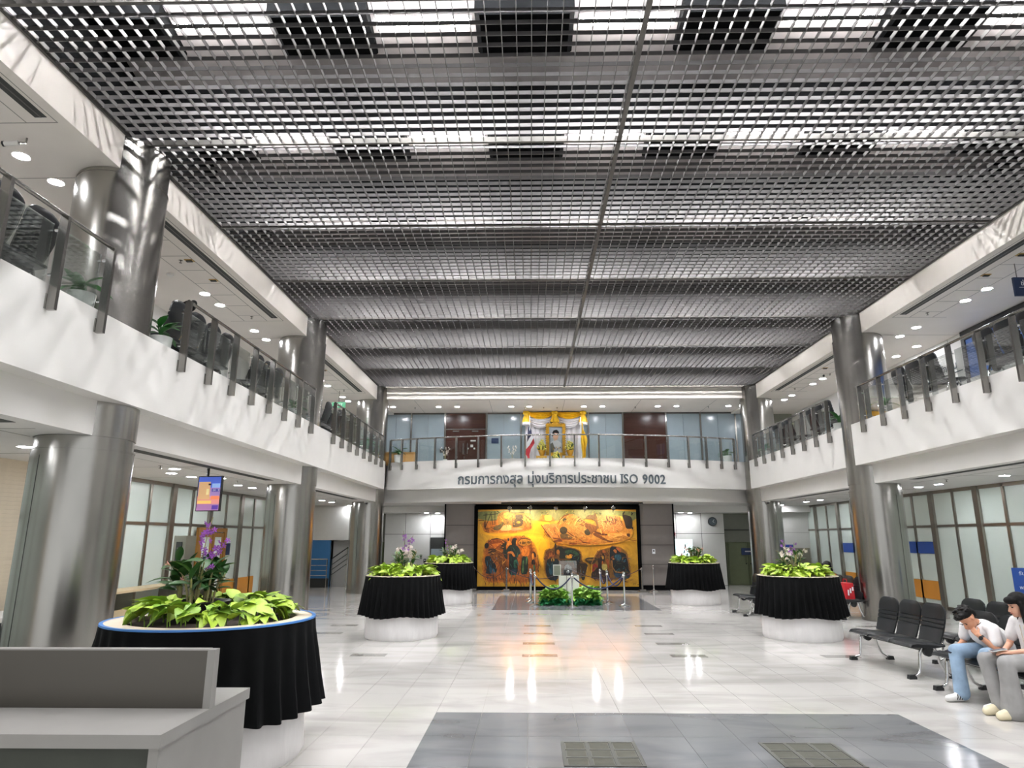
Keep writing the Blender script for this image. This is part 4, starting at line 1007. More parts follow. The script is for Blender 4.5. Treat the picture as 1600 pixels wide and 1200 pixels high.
def flower_mesh(m, s=.03):
    mb = MB()
    for k in range(5):
        a = 2*math.pi*k/5; c, d = math.cos(a), math.sin(a); c1, d1 = math.cos(a+.45), math.sin(a+.45); c2, d2 = math.cos(a-.45), math.sin(a-.45)
        mb.add([(0, 0, 0), (s*.6*c1, -s*.25, s*.6*d1), (s*c, -s*.1, s*d), (s*.6*c2, -s*.25, s*.6*d2)], [(0, 1, 2, 3)])
    mb.sphere((0, -s*.25, 0), s*.22, 6, 4)
    return mb.mesh('flower', m, False)
FMP, FMW, FMK = flower_mesh(M['purple']), flower_mesh(M['pale'], .034), flower_mesh(M['pink'], .032)

def planter(x, y, r, label, near=False, seed=1, H=1.08):
    rnd = random.Random(seed)
    t = thing('skirted_planter', label, 'planter', (x, y, 0), 0, 'round planters in black skirts')
    def wr(rr, z, a): return rr * (1 + .008*math.sin(9*a + 3*z) + .006*math.sin(23*a + 8*z + seed))
    MB().lathe([(r*.93, 0), (r*.955, .04), (r*.95, .2), (r*.95, .42), (r*.94, .9)], 96, rf=wr).build('wrapped_base', M['wrap'], t, True)
    npl = 30 if near else 40
    def pl_(rr, z, a):
        k = (H - z) / (H - .38)
        return rr + (.012 + .03*k) * math.sin(npl*a + 1.2*math.sin(3*a + seed)) * min(1, k*2 + .15) + .012*k*math.sin(7*a + seed)
    prof = [(r*1.1, .40 + 0), (r*1.095, .43), (r*1.06, .6), (r*1.03, .8), (r*1.005, .98), (r*1.0, H - .01), (r*.985, H)]
    m_ = MB()
    def pz(rr, z, a): return pl_(rr, z, a)
    m_.lathe(prof, npl*8, rf=pz, cap=False)
    # uneven hem
    nn = npl*8
    for i in range(nn):
        vx, vy, vz = m_.v[i]; m_.v[i] = (vx, vy, vz + .018*math.sin(5*2*math.pi*i/nn + seed) - .008)
    m_.build('pleated_skirt', M['skirt'], t, True)
    MB().lathe([(r*.99, H - .03), (r*.99, H + .005), (r*.8, H + .006), (r*.8, H - .03)], 64, cap=False).build('rim_board', M['board'], t, True)
    if near: MB().lathe([(r*1.003, H - .004), (r*1.0, H + .009), (r*.965, H + .0095)], 64, cap=False).build('tape_edge', M['tape'], t, True)
    MB().lathe([(r*.81, H - .06), (r*.81, H - .03)], 40).build('soil', M['soil'], t)
    nl = 230 if near else 230
    fol = MB()
    for i in range(nl):
        a = rnd.uniform(0, 2*math.pi); rr = r * (.3 + (.44 if near else .46)*math.sqrt(rnd.random()))
        h = H + .03 + rnd.random()*.13*(1.15 - rr/r) + (.05 if rr < r*.7 else 0)
        az = a - math.pi/2 + rnd.uniform(-.9, .9); pt = R(rnd.uniform(-30, 45)); rl = R(rnd.uniform(-35, 35)); s_ = rnd.uniform(.6, 1.05) if near else rnd.uniform(.75, 1.25)
        me = LM[rnd.choice((0, 0, 1, 1, 2))]
        mtx = Matrix.Translation((rr*math.cos(a), rr*math.sin(a), h)) @ rot(az, pt, rl) @ Matrix.Scale(s_, 4)
        if near:
            o = link('leaf', me, t); o.matrix_local = mtx
        else: bake(fol, me, mtx)
    if not near: tag(fol.build('foliage', M['leaf'], t), kind='stuff')
    st = MB()
    for i in range(40):
        a = rnd.uniform(0, 2*math.pi); rr = r*rnd.uniform(.35, .75)
        st.tube([(rr*math.cos(a), rr*math.sin(a), H - .05), (rr*1.03*math.cos(a), rr*1.03*math.sin(a), H + .1)], .005, 4)
    tag(st.build('stems', M['leaf2'], t), kind='stuff')
    return t
def orchid(x, y, z, label, near=False, seed=3, flowers=(('pale', 40),), h=.42, pr=.2):
    rnd = random.Random(seed)
    t = thing('potted_orchid', label, 'orchid', (x, y, z), 0, 'orchids standing in the planters')
    MB().lathe([(pr*.7, -.06), (pr*.95, .0), (pr*1.08, .06), (pr*1.1, .07), (pr*.98, .07), (pr*.9, .03)], 28).build('pot', M['pot'], t, True)
    lv = MB(); cn = MB(); nst = 16 if near else 15
    tips = []
    for i in range(nst):
        a = rnd.uniform(0, 6.28); rr = pr*.75*math.sqrt(rnd.random()); hh = h*rnd.uniform(.55, 1.0)
        bx_, by_ = rr*math.cos(a), rr*math.sin(a); lean = rnd.uniform(.1, .45)
        pts = [Vector((bx_ + lean*hh*math.cos(a)*k*k, by_ + lean*hh*math.sin(a)*k*k, .05 + hh*k)) for k in (0, .35, .7, 1)]
        cn.tube(pts, [.008, .011, .009, .005], 6); tips.append(pts[-1])
        for k in range(5 if near else 4):
            q = pts[0].lerp(pts[3], .35 + .65*k/4)
            mtx = Matrix.Translation(q) @ rot(rnd.uniform(0, 6.28), R(rnd.uniform(15, 72)), R(rnd.uniform(-25, 25)))
            if near: o = link('leaf', rnd.choice(OM), t); o.matrix_local = mtx @ Matrix.Scale(1.15, 4)
            else: bake(lv, rnd.choice(OM), mtx @ Matrix.Scale(.8, 4))
    tag(cn.build('canes', M['stem'], t, True), kind='stuff')
    if not near: tag(lv.build('leaves', M['oleaf'], t), kind='stuff')
    sp = MB(); FM = {'purple': FMP, 'pale': FMW, 'pink': FMK}
    for kind, cnt, spikes in flowers:
        fm = MB()
        for (dx, dy, top) in spikes:
            pts = [Vector((dx*.2*k*k + dx*.05*k, dy*.3*k*k, .1 + top*k)) for k in (0, .3, .6, .85, 1)]
            pts = [Vector((dx*(.25*k + .75*k*k), dy*(.25*k + .75*k*k), .08 + top*k - .12*max(0, k-.7))) for k in (0, .25, .5, .75, .9, 1)]
            sp.tube(pts, .004, 5)
            for k in range(cnt):
                s_ = 4 * (.5 + .5*k/max(1, cnt-1)); i0 = min(4, int(s_)); q = pts[i0].lerp(pts[i0+1], s_ - i0)
                q = q + Vector((rnd.uniform(-.05, .05), rnd.uniform(-.04, .04), rnd.uniform(-.04, .04)))
                mtx = Matrix.Translation(q) @ rot(rnd.uniform(-.9, .9), R(rnd.uniform(-35, 35)), rnd.uniform(0, 6))
                if near and kind != 'bud': o = link('flower', FM[kind], t); o.matrix_local = mtx
                else: bake(fm, FM[kind], mtx @ Matrix.Scale(1.15, 4))
        if fm.v: tag(fm.build('blossoms', M[kind], t), kind='stuff')
    tag(sp.build('flower_stems', M['stem'], t, True), kind='stuff')
planter(-2.72, 5.95, .84, 'big round planter in black skirt nearest the camera, with blue tape rim', True, 1)
planter(-2.38, 12.85, .69, 'round planter in black skirt beside the left columns, second from camera', False, 2)
planter(-2.3, 19.3, .69, 'round planter in black skirt at far left beside the painting', False, 3)
planter(4.92, 12.85, .705, 'round planter in black skirt at right, beside the black bench seats', False, 4)
planter(4.55, 19.3, .7, 'round planter in black skirt at far right beside the painting', False, 5)
orchid(-2.92, 6.0, 1.15, 'potted orchid with purple sprays and dark leaves in the nearest planter', True, 11, (('purple', 17, ((.06, .05, .74), (.22, .1, .56))), ('pink', 2, ((-.3, 0, .34),))), .36, .27)
orchid(-2.38, 12.95, 1.12, 'tall white orchid with purple sprays in the second left planter', False, 12, (('pale', 24, ((-.14, 0, .42), (.12, .02, .45), (.0, -.05, .34), (.2, 0, .38))), ('purple', 9, ((-.05, 0, .72), (.14, 0, .64)))), .36, .22)
orchid(-2.25, 19.3, 1.12, 'pale pink orchid drooping right in the far left planter', False, 13, (('pale', 16, ((.15, 0, .4), (.4, 0, .3))), ('purple', 4, ((-.2, 0, .55),))), .34, .24)
orchid(4.9, 12.95, 1.12, 'sparse orchid with purple and cream blooms in the right planter', False, 14, (('purple', 5, ((-.2, 0, .55), (.05, 0, .5))), ('pale', 7, ((-.3, 0, .36), (.3, 0, .4), (-.08, 0, .42)))), .38, .2)
orchid(4.6, 19.3, 1.12, 'small leafy orchid in the far right planter', False, 15, (('pink', 8, ((-.3, 0, .32), (.25, 0, .3))), ), .36, .2)
def potplant(x, y, z, label, seed, s=1., rp=.14):
    rnd = random.Random(seed)
    t = thing('potted_plant', label, 'plant', (x, y, z), 0, 'potted plants along the galleries')
    MB().lathe([(rp*.8, 0), (rp*.95, .05), (rp*1.1, .26), (rp*1.02, .26), (rp*.9, .2)], 20).build('pot', M['wpot'], t, True)
    for k in range(11):
        a = rnd.uniform(0, 6.28); h = rnd.uniform(.28, .42)
        o = link('leaf', BM, t); o.matrix_local = Matrix.Translation((.03*math.cos(a), .03*math.sin(a), h*s)) @ rot(a, R(rnd.uniform(5, 60)), R(rnd.uniform(-20, 20))) @ Matrix.Scale(s, 4)
    m_ = MB()
    for k in range(8):
        a = rnd.uniform(0, 6.28); m_.tube([(0, 0, .2), (.05*math.cos(a), .05*math.sin(a), .42*s)], .008, 5)
    m_.build('stems', M['gleaf'], t)
potplant(FL - .3, 7.25, GAL, 'broad-leaved plant in white pot on left balcony before the first column', 21, 1.0)
potplant(FL - .32, 9.0, GAL, 'broad-leaved plant on left balcony just beyond the first column', 22, 1.0)
potplant(FL - .32, 14.4, GAL, 'broad-leaved plant on left balcony before the middle column', 23)
potplant(FL - .32, 21.3, GAL, 'broad-leaved plant at the far end of the left balcony', 24, 1.2)
potplant(-4.55, 22.8, GAL, 'broad-leaved plant in white pot by the tan gallery desk', 25)
potplant(FR + .32, 14.3, GAL, 'broad-leaved plant in white pot on right balcony before the middle column', 26)
potplant(FR + .32, 16.5, GAL, 'broad-leaved plant on right balcony just beyond the middle column', 27)
potplant(6.85, 23.2, GAL, 'broad-leaved plant in white pot at the right end of back balcony', 28)
potplant(FR + .32, 21.9, GAL, 'broad-leaved plant on right balcony beside the far column', 29)
def orchidpot(x, y, label, seed):
    rnd = random.Random(seed); t = thing('white_orchid', label, 'orchid', (x, y, GAL))
    MB().lathe([(.06, 0), (.08, .12)], 12).build('pot', M['wpot'], t)
    st = MB(); fm = MB()
    for sx in (-1, 1, .3):
        pts = [(sx*.16*k*k, 0, .1 + .4*k) for k in (0, .4, .8, 1)]; st.tube(pts, .005, 5)
        for k in range(6): bake(fm, FMW, Matrix.Translation((sx*.16*(.4 + .1*k) + rnd.uniform(-.03, .03), rnd.uniform(-.03, .03), .28 + .05*k)) @ rot(rnd.uniform(-1, 1), 0, rnd.random()))
    st.build('stems', M['stem'], t); tag(fm.build('blossoms', M['pale'], t), kind='stuff')
orchidpot(-2.95, 22.9, 'small white orchid behind the back railing before the left brown door', 5)
orchidpot(-.62, 22.6, 'small white orchid behind the back railing right of the left brown door', 6)

# ------------------------------------------------------------------ bench seating
def seat_mesh():
    prof = [(-.27, .395), (-.25, .425), (-.18, .438), (-.02, .425), (.12, .412), (.19, .42)]
    low = [(.19, .385), (.05, .37), (-.12, .375), (-.24, .38)]
    m_ = MB(); pts = prof + low; n = len(pts); ys = [-.242, -.225, 0, .225, .242]; o = []
    for k, y in enumerate(ys):
        e = .012 if k in (0, 4) else 0
        for (x, z) in pts: o.append((x, y, z - e if z > .39 else z + e*.3))
    f = []
    for k in range(len(ys)-1):
        for i in range(n): j = (i+1) % n; f.append((k*n+i, k*n+j, (k+1)*n+j, (k+1)*n+i))
    f += [tuple(reversed(range(n))), tuple(range((len(ys)-1)*n, len(ys)*n))]
    m_.add(o, f); return m_.mesh('seat', M['vinyl'], True, True)
def back_mesh():
    m_ = MB(); rows = [0, .06, .12, .17, .175, .185, .19, .225, .23, .24, .245, .28, .285, .295, .3, .38, .43, .46, .48, .487]
    def wid(s_): return .215 + .02*min(1, s_/.2) - (.0 if s_ < .36 else .10*((s_-.36)/.127)**3)
    seams = (.18, .235, .29); o = []; nx = 9
    for side in (0, 1):
        for s_ in rows:
            gx = any(abs(s_ - q) < .0065 for q in seams)
            zz = .43 + s_*math.cos(R(14)); xx = .17 + s_*math.sin(R(14)) + .02*math.sin(s_*6)
            for i in range(nx):
                u = -1 + 2*i/(nx-1); y = wid(s_)*u
                crv = .02*u*u
                thick = .022*(1 - .5*abs(u)**6) * (1 if s_ < .45 else max(.25, 1 - (s_-.45)/.05))
                if side == 0: o.append((xx - crv - thick + (.016 if gx else 0), y, zz))
                else: o.append((xx - crv + thick, y, zz))
    nr = len(rows); f = []
    def I(sd, r, c): return sd*nr*nx + r*nx + c
    for r in range(nr-1):
        for c in range(nx-1):
            f.append((I(0, r, c), I(0, r, c+1), I(0, r+1, c+1), I(0, r+1, c))); f.append((I(1, r, c+1), I(1, r, c), I(1, r+1, c), I(1, r+1, c+1)))
        f.append((I(0, r, 0), I(0, r+1, 0), I(1, r+1, 0), I(1, r, 0))); f.append((I(0, r, nx-1), I(1, r, nx-1), I(1, r+1, nx-1), I(0, r+1, nx-1)))
    for c in range(nx-1):
        f.append((I(0, 0, c), I(1, 0, c), I(1, 0, c+1), I(0, 0, c+1))); f.append((I(0, nr-1, c+1), I(1, nr-1, c+1), I(1, nr-1, c), I(0, nr-1, c)))
    m_.add(o, f); return m_.mesh('backrest', M['vinyl'], True, True)
SEAT, BACK = seat_mesh(), back_mesh()
LEGM = MB().tube([(-.25, 0, .035), (-.2, 0, .04), (-.16, 0, .07), (-.145, 0, .14), (-.13, 0, .3), (-.1, 0, .375), (-.03, 0, .41), (.04, 0, .4), (.085, 0, .34), (.12, 0, .2), (.17, 0, .09), (.23, 0, .045), (.27, 0, .035)], .019, 10).mesh('leg_frame', M['chrome'], True)
FOOTM = MB().prism([(-.05, 0), (.05, 0), (.05, .03), (.02, .055), (-.04, .05)], -.03, .03).mesh('foot_cap', M['dark'], False, True)
CAPM = MB().lathe([(.05, -.03), (.062, -.02), (.062, .02), (.05, .03)], 18).mesh('end_cap', M['dark'], True)
def bench(x, y, z, rz, n, label, pitch=.5, group='black bench seats'):
    t = thing('bench_seat', label, 'bench', (x, y, z), rz, group)
    if z > 1: t.scale = (1.1, 1.1, 1.12); pitch = .5
    L = n*pitch
    MB().box(-.04, -L/2 + .05, .32, .05, L/2 - .05, .385).build('beam', M['dark'], t)
    for sy in (-1, 1):
        yy = sy*(L/2 - .06)
        lg = link('leg_frame', LEGM, t, (0, yy, 0))
        for fx, r_ in ((-.27, 0), (.29, math.pi)):
            f_ = link('foot_cap', FOOTM, lg, (fx, 0, 0)); f_.rotation_euler = (0, 0, r_)
        c_ = link('end_cap', CAPM, lg, (-.02, 0, .33)); c_.rotation_euler = (R(90), 0, 0)
    for i in range(n):
        yy = -L/2 + pitch*(i + .5)
        link('seat', SEAT, t, (0, yy, 0)); link('backrest', BACK, t, (0, yy, 0))
    return t
bench(5.08, 9.9, 0, R(4), 3, 'empty black three-seat bench in front, nearest the right planter')
bench(5.13, 7.88, 0, R(4), 3, 'black bench the man and the woman are sitting on')
bench(6.12, 9.6, 0, R(4), 3, 'empty black three-seat bench in second row behind the man')
bench(6.2, 7.95, 0, R(4), 3, 'black bench in second row at the frame edge behind the woman')
bench(7.12, 16.2, 0, R(2), 3, 'black bench by the middle right column holding the red bag')
bench(5.2, 16.6, 0, R(0), 2, 'black bench mostly hidden behind the right planter')
UPL = FL - .72; UPR = FR + .72
bench(UPL, 6.12, GAL,  0, 3, 'black bench on left balcony, nearest the camera', .56)
bench(UPL, 10.45, GAL,  0, 4, 'black bench on left balcony behind the woman with a bun', .56)
bench(UPL, 13.2, GAL,  0, 3, 'black bench on left balcony before the middle column')
bench(UPL, 17.9, GAL,  0, 3, 'black bench on left balcony between middle and far columns')
bench(UPR, 10.6, GAL, R(180), 3, 'black bench on right balcony, nearest the camera', .56)
bench(UPR, 13.3, GAL, R(180), 3, 'black bench on right balcony before the middle column', .56)
bench(UPR, 17.9, GAL, R(180), 3, 'black bench on right balcony just beyond the middle column')
bench(UPR, 20.6, GAL, R(180), 3, 'black bench at far end of the right balcony')

# ------------------------------------------------------------------ counter at lower left
t = thing('steel_counter', 'grey metal counter with upright screen at lower left corner', 'counter', (-1.74, 3.38, 0))
MB().box(-2.2, 0, .79, 0, 1.02, .85).build('counter_top', M['countw'], t)
MB().box(-2.2, .06, 0, -.06, .96, .79).build('counter_body', M['countd'], t)
MB().box(-.06, .02, 0, -.012, 1.0, .79).build('side_panel', M['countw'], t)
MB().box(-2.2, .5, .85, -.02, .54, 1.145).build('upright_screen', M['countm'], t)
MB().box(-.045, .495, .85, -.005, .555, 1.15).build('screen_end', M['countw'], t)
MB().box(-2.2, .495, 1.145, -.045, .555, 1.152).build('screen_cap', M['countw'], t)

# ------------------------------------------------------------------ hanging screen
t = thing('hanging_screen', 'portrait information screen hanging from the left balcony soffit', 'screen', (-5.54, 11.5, 2.5), R(-9))
MB().box(-.225, -.02, -.3, .225, .03, .3).build('housing', M['dark'], t)
MB().tube([(-.1, .05, .25), (-.1, .05, .44)], .025, 8).build('pole', M['dark'], t)
MB().box(-.16, .03, -.12, .0, .1, .14).build('mount', M['dark'], t)
def scr(x0, z0, x1, z1, col, e, k): return MB().box(x0, -.0205 - k*.0006, z0, x1, -.02, z1).build('display', mat('display_' + col.strip('#'), col, .3, emit=col, estr=e*.5, var=.02), t)
scr(-.21, .1, .21, .285, '#4d66c8', .8, 1); scr(-.21, -.05, .21, .1, '#9d80b4', .8, 1); scr(-.21, -.18, .21, -.05, '#d98f86', .8, 1); scr(-.21, -.285, .21, -.18, '#a877a8', .8, 1)
scr(-.2, -.1, .02, .2, '#d5ac7c', .8, 2); scr(-.02, .14, .03, .17, '#33251f', .3, 3); scr(.05, .03, .2, .08, '#5a4fa0', .7, 2); scr(.05, .1, .2, .17, '#93b4e8', .8, 2)
scr(.05, -.1, .2, -.04, '#f0855a', .9, 2); scr(-.2, -.17, .06, -.12, '#f0c46a', .9, 2); scr(-.05, -.02, .0, .08, '#f3d79c', .9, 3); scr(.08, -.27, .2, -.2, '#5b3fa0', .8, 2)
text('04', .05, M['lwhite'], t, (.1, -.024, .04)); text('3', .05, M['lwhite'], t, (.18, -.024, .04))

# ------------------------------------------------------------------ exhibits by the painting
t = thing('white_pedestal', 'white display pedestal in front of the golden painting', 'pedestal', (1.08, 19.75, 0))
MB().prism([(-.28, 0), (.28, 0), (.28, .72), (-.28, .72)], -.24, .24).build('body', M['white'], t, fix=True); MB().box(-.08, -.25, 0, -.06, -.24, .72).build('seam', M['joint'], t)
t = thing('display_case', 'clear acrylic case on the white pedestal', 'display case', (1.05, 19.75, .72))
for (x0, y0, x1, y1) in ((-.25, -.2, .25, -.19), (-.25, .19, .25, .2), (-.25, -.19, -.24, .19), (.24, -.19, .25, .19)): MB().box(x0, y0, .012, x1, y1, .4).build('side', M['acryl'], t)
MB().box(-.25, -.2, .4, .25, .2, .41).build('lid', M['acryl'], t)
MB().box(-.25, -.2, 0, .25, .2, .012).build('base', M['dark'], t)
t = thing('old_camera', 'dark museum object inside the clear case', 'exhibit', (1.05, 19.75, .732))
MB().box(-.12, -.06, 0, .12, .08, .14).build('body', M['dark'], t); MB().lathe([(.05, 0), (.05, .1), (.035, .12)], 14).build('lens', M['chrome'], t); t.children[-1].rotation_euler = (R(90), 0, 0); t.children[-1].location = (0, -.06, .08)
MB().prism([(-.1, .14), (.14, .14), (.1, .24), (0, .3), (-.07, .26)], -.03, .06).build('hood', M['rail'], t, fix=True)
t = thing('info_card', 'small framed card standing left of the acrylic case', 'card', (.74, 19.5, .72))
MB().box(-.11, 0, 0, .11, .02, .3).build('frame', M['panelw'], t); MB().box(-.09, -.003, .02, .09, 0, .28).build('sheet', M['greyg'], t)
def hedge(x, y, w, label, seed):
    rnd = random.Random(seed); t = thing('green_hedge', label, 'plant', (x, y, 0), 0, 'low greenery around the pedestal')
    lo = MB(); hi = MB(); tf = MB()
    sm_ = leaf_mesh('hedge_leaf', M['hedge'], .14, .09)
    for i in range(420):
        a, b = rnd.uniform(-w, w), rnd.uniform(-.3, .3); h = .5*(1 - (a/w)**2*.35)*(1 - (b/.3)**2*.3)
        bake(hi, sm_, Matrix.Translation((a, b, rnd.uniform(.14, h))) @ rot(rnd.uniform(0, 6.28), R(rnd.uniform(-30, 50)), R(rnd.uniform(-30, 30))))
    for i in range(330):
        a, b = rnd.uniform(-w*1.05, w*1.05), rnd.uniform(-.38, .36)
        bake(lo, sm_, Matrix.Translation((a, b, rnd.uniform(.01, .17))) @ rot(rnd.uniform(0, 6.28), R(rnd.uniform(-30, 50)), 0))
    tag(hi.build('foliage', M['hedge'], t), kind='stuff'); tag(lo.build('lower_foliage', M['turf'], t), kind='stuff')
    MB().box(-w*.9, -.26, 0, w*.9, .26, .05).build('trough', M['turf'], t)
hedge(.63, 19.0, .36, 'clump of green foliage at the foot of the pedestal, left', 31)
hedge(1.51, 19.0, .36, 'clump of green foliage at the foot of the pedestal, right', 32)
def stanchion(x, y, label, h=.86, m='chrome', sq=False):
    t = thing('stanchion', label, 'stanchion', (x, y, 0), 0, 'rope stanchions by the painting')
    if sq: MB().box(-.16, -.16, 0, .16, .16, .03).build('base', M['rail'], t); MB().box(-.1, -.1, .03, .1, .1, .09).build('base_step', M['rail'], t)
    else: MB().lathe([(.15, 0), (.15, .015), (.1, .035), (.03, .06), (.022, .1)], 20).build('base', M[m], t, True)
    MB().tube([(0, 0, .05), (0, 0, h - .08)], .024 if not sq else .035, 10).build('pole', M[m], t, True)
    if not sq: MB().sphere((0, 0, h - .02), .035, 10, 8).build('finial', M[m], t, True)
    MB().lathe([(.04, h - .12), (.042, h - .08), (.025, h - .06)], 12).build('collar', M[m], t, True)
ST = {'a': (0.0, 19.6), 'b': (.1, 18.5), 'c': (1.08, 18.25), 'd': (2.02, 20.2), 'e': (2.13, 19.4), 'f': (2.48, 18.5), 'g': (-.02, 20.6)}
SL = {'a': 'chrome rope stanchion left of the greenery, second from front', 'b': 'chrome rope stanchion at front left of the greenery', 'c': 'chrome rope stanchion standing centrally before the white pedestal', 'd': 'chrome rope stanchion right of the pedestal, farthest back', 'e': 'chrome rope stanchion right of the greenery, middle one', 'f': 'chrome rope stanchion at front right of the greenery', 'g': 'chrome rope stanchion left of the pedestal, farthest back'}
for k, (x, y) in ST.items(): stanchion(x, y, SL[k])
stanchion(-.82, 23.2, 'square-based grey post before the left part of the painting', .85, 'rail', True)
stanchion(-1.95, 23.5, 'square-based grey post at the left edge of the painting', .85, 'rail', True)
stanchion(3.72, 23.2, 'square-based grey post at the right edge of the painting', .85, 'rail', True)
stanchion(4.15, 23.5, 'chrome post right of the painting by the grey cladding', .85)
def rope(p, q, label, m='rope', sag=.3, h=.74, r=.018):
    a = Vector((*p, h)); b = Vector((*q, h)); L = (b - a); d = L.normalized() * .045; a = a + d; b = b - d
    pts = [a.lerp(b, k/12) - Vector((0, 0, sag*4*(k/12)*(1 - k/12))) for k in range(13)]
    o = thing('barrier_rope', label, 'rope', (a.x, a.y, 0))
    MB().tube([p_ - Vector((a.x, a.y, 0)) for p_ in pts], r, 8).build('cord', M[m], o, True)
    for e in (0, -1): MB().sphere(pts[e] - Vector((a.x, a.y, 0)), r*1.3, 8, 6).build('hook', M['chrome'], o, True)
rope(ST['b'], ST['c'], 'navy rope hanging before the greenery, left span'); rope(ST['c'], ST['f'], 'navy rope hanging before the greenery, right span')
rope(ST['b'], ST['a'], 'navy rope between the two front left stanchions', sag=.25); rope(ST['a'], ST['g'], 'navy rope running back on the left side', sag=.25)
rope(ST['f'], ST['e'], 'navy rope between the two front right stanchions', sag=.25); rope(ST['e'], ST['d'], 'navy rope running back on the right side', sag=.25)
rope((-1.95, 23.5), (-.82, 23.2), 'thin dark rope before the lower left of the painting', 'maroon', .3, .74, .01)
rope((-.82, 23.2), (1.3, 23.2), 'thin maroon rope before the middle of the painting', 'maroon', .32, .74, .012)
rope((1.3, 23.2), (3.72, 23.2), 'thin maroon rope before the right part of the painting', 'maroon', .32, .74, .012)
stanchion(1.3, 23.2, 'square-based grey post behind the white pedestal', .85, 'rail', True)

# ------------------------------------------------------------------ recessed downlights
DL_RING = MB().lathe([(.1, -.006), (.1, .002), (.082, .002), (.082, -.004)], 24, cap=False).mesh('trim_ring', M['white'], True)
DL_LENS = MB().lathe([(.082, -.004), (.082, .0)], 24).mesh('lens', M['downl'])
def downlight(x, y, z, label, group):
    t = thing('downlight', label, 'downlight', (x, y, z - .003), 0, group)
    link('trim_ring', DL_RING, t); link('lens', DL_LENS, t)
UY = (4.6, 5.3, 7.37, 8.0, 12.2, 12.85, 14.6, 15.3, 19.6, 20.3, 22.0, 22.7)
for nm, x in (('left', AX - 7.6), ('right', AX + 7.58)):
    for k, y in enumerate(UY):
        downlight(x, y, SOF2, f'round downlight in the {nm} upper gallery soffit, {ORD[k]} from the near end', f'{nm} upper gallery downlights')
for k, y in enumerate((16.15, 17.1)): downlight(AX + 8.45, y, SOF2, f'round downlight near the rear wall of the right gallery, {ORD[k]} from near end', 'right upper gallery downlights')
for k, x in enumerate((-5.1, -3.4, -2.71, -.7, -.04, 1.98, 2.66, 4.7, 5.39, 7.3)):
    downlight(x, 24.15, 6.5, f'round downlight in the back gallery soffit, {ORD[k]} from left', 'back gallery downlights')
GY = (5.4, 6.2, 8.0, 8.7, 12.4, 13.15, 15.3, 16.1, 21.6, 22.7, 25.0)
for nm, x in (('left', AX - 7.95), ('right', AX + 8.0)):
    for k, y in enumerate(GY):
        downlight(x, y, SOF1, f'round downlight in the {nm} ground floor soffit, {ORD[k]} from the near end', f'{nm} ground floor downlights')
for k, (x, y) in enumerate(((-6.25, 11.6), (-6.3, 13.5))): downlight(x, y, SOF1, f'round downlight by the hanging screen, {ORD[k]} from near end', 'left ground floor downlights')
for k, x in enumerate((-.7, 0, 2.12, 2.85)): downlight(x, 23.4, SOF1, f'round downlight over the golden painting, {ORD[k]} from left', 'downlights over the painting')
for k, (x, y) in enumerate(((-4.0, 25.9), (-3.6, 26.1), (5.7, 25.8), (6.1, 26.0))): downlight(x, y, 2.7, f'round downlight in the far corridor ceiling, {ORD[k]} from left', 'far corridor downlights')

# ------------------------------------------------------------------ small fittings
SPR = MB().lathe([(.035, -.004), (.035, 0), (.008, -.004), (.008, -.04), (.025, -.045), (.025, -.05)], 10).mesh('sprinkler', M['rail'])
DET = MB().lathe([(.06, 0), (.06, -.02), (.045, -.04), (.02, -.045)], 16).mesh('smoke_detector', M['white'], True)
def fit(name, me, x, y, z, label, cat, group):
    o = link(name, me, None, (x, y, z)); return tag(o, label, cat, group)
for nm, xo, s_ in (('left', -1, -1), ('right', 1, 1)):
    for k, y in enumerate((10.6, 13.6, 17.6, 20.9)):
        fit('sprinkler', SPR, AX + s_*7.25, y, SOF2, f'small sprinkler in {nm} upper gallery soffit, {ORD[k]} from near end', 'sprinkler', f'{nm} upper sprinklers')
        fit('sprinkler', SPR, AX + s_*7.45, y + .5, SOF1, f'small sprinkler in {nm} ground floor soffit, {ORD[k]} from near end', 'sprinkler', f'{nm} ground sprinklers')
    for k, y in enumerate((11.2, 18.4)): fit('smoke_detector', DET, AX + s_*7.75, y, SOF2, f'round smoke detector in {nm} upper gallery soffit, {ORD[k]} from near end', 'detector', f'{nm} smoke detectors')
    for k, y in enumerate((10.6, 11.5, 17.4, 18.3)):
        t = thing('brass_fitting', f'small brass fitting in {nm} upper gallery soffit, {ORD[k]} from near end', 'fitting', (AX + s_*7.1, y, SOF2), 0, f'{nm} brass fittings')
        MB().box(-.07, -.05, -.012, .07, .05, 0).build('plate', M['brass'], t); MB().box(-.05, -.025, -.03, .05, .025, -.012).build('core', M['djoint'], t)
for k, x in enumerate((-4.3, -.2, .5, 1.0, 3.9, 6.6)): fit('sprinkler', SPR, x, 24.3, 6.5, f'small sprinkler in the back gallery soffit, {ORD[k]} from left', 'sprinkler', 'back gallery sprinklers')
def dome(x, y, z, label):
    t = thing('dome_camera', label, 'camera', (x, y, z))
    MB().lathe([(.075, 0), (.075, -.03), (.06, -.05)], 16).build('housing', M['white'], t, True); MB().sphere((0, 0, -.05), .05, 12, 8).build('dome', M['dark'], t, True)
dome(AX - 7.25, 8.55, SOF2, 'white dome camera beside the big near column upstairs')
dome(-5.42, 22.15, SOF1, 'dome camera under the soffit at the far left column')
dome(7.75, 22.15, SOF1, 'dome camera under the soffit at the far right column')
def bullet(x, y, z, label, rz):
    t = thing('bullet_camera', label, 'camera', (x, y, z), rz)
    MB().tube([(0, 0, 0), (0, 0, -.06), (.1, 0, -.07)], .012, 8).build('bracket', M['rail'], t); MB().tube([(.08, 0, -.07), (.24, 0, -.1)], .03, 10).build('barrel', M['white'], t); MB().tube([(.23, 0, -.098), (.25, 0, -.102)], .034, 10).build('lens', M['dark'], t)
bullet(AX - 7.25, 7.0, SOF2, 'small bullet camera on left upper soffit before the big column', R(190))
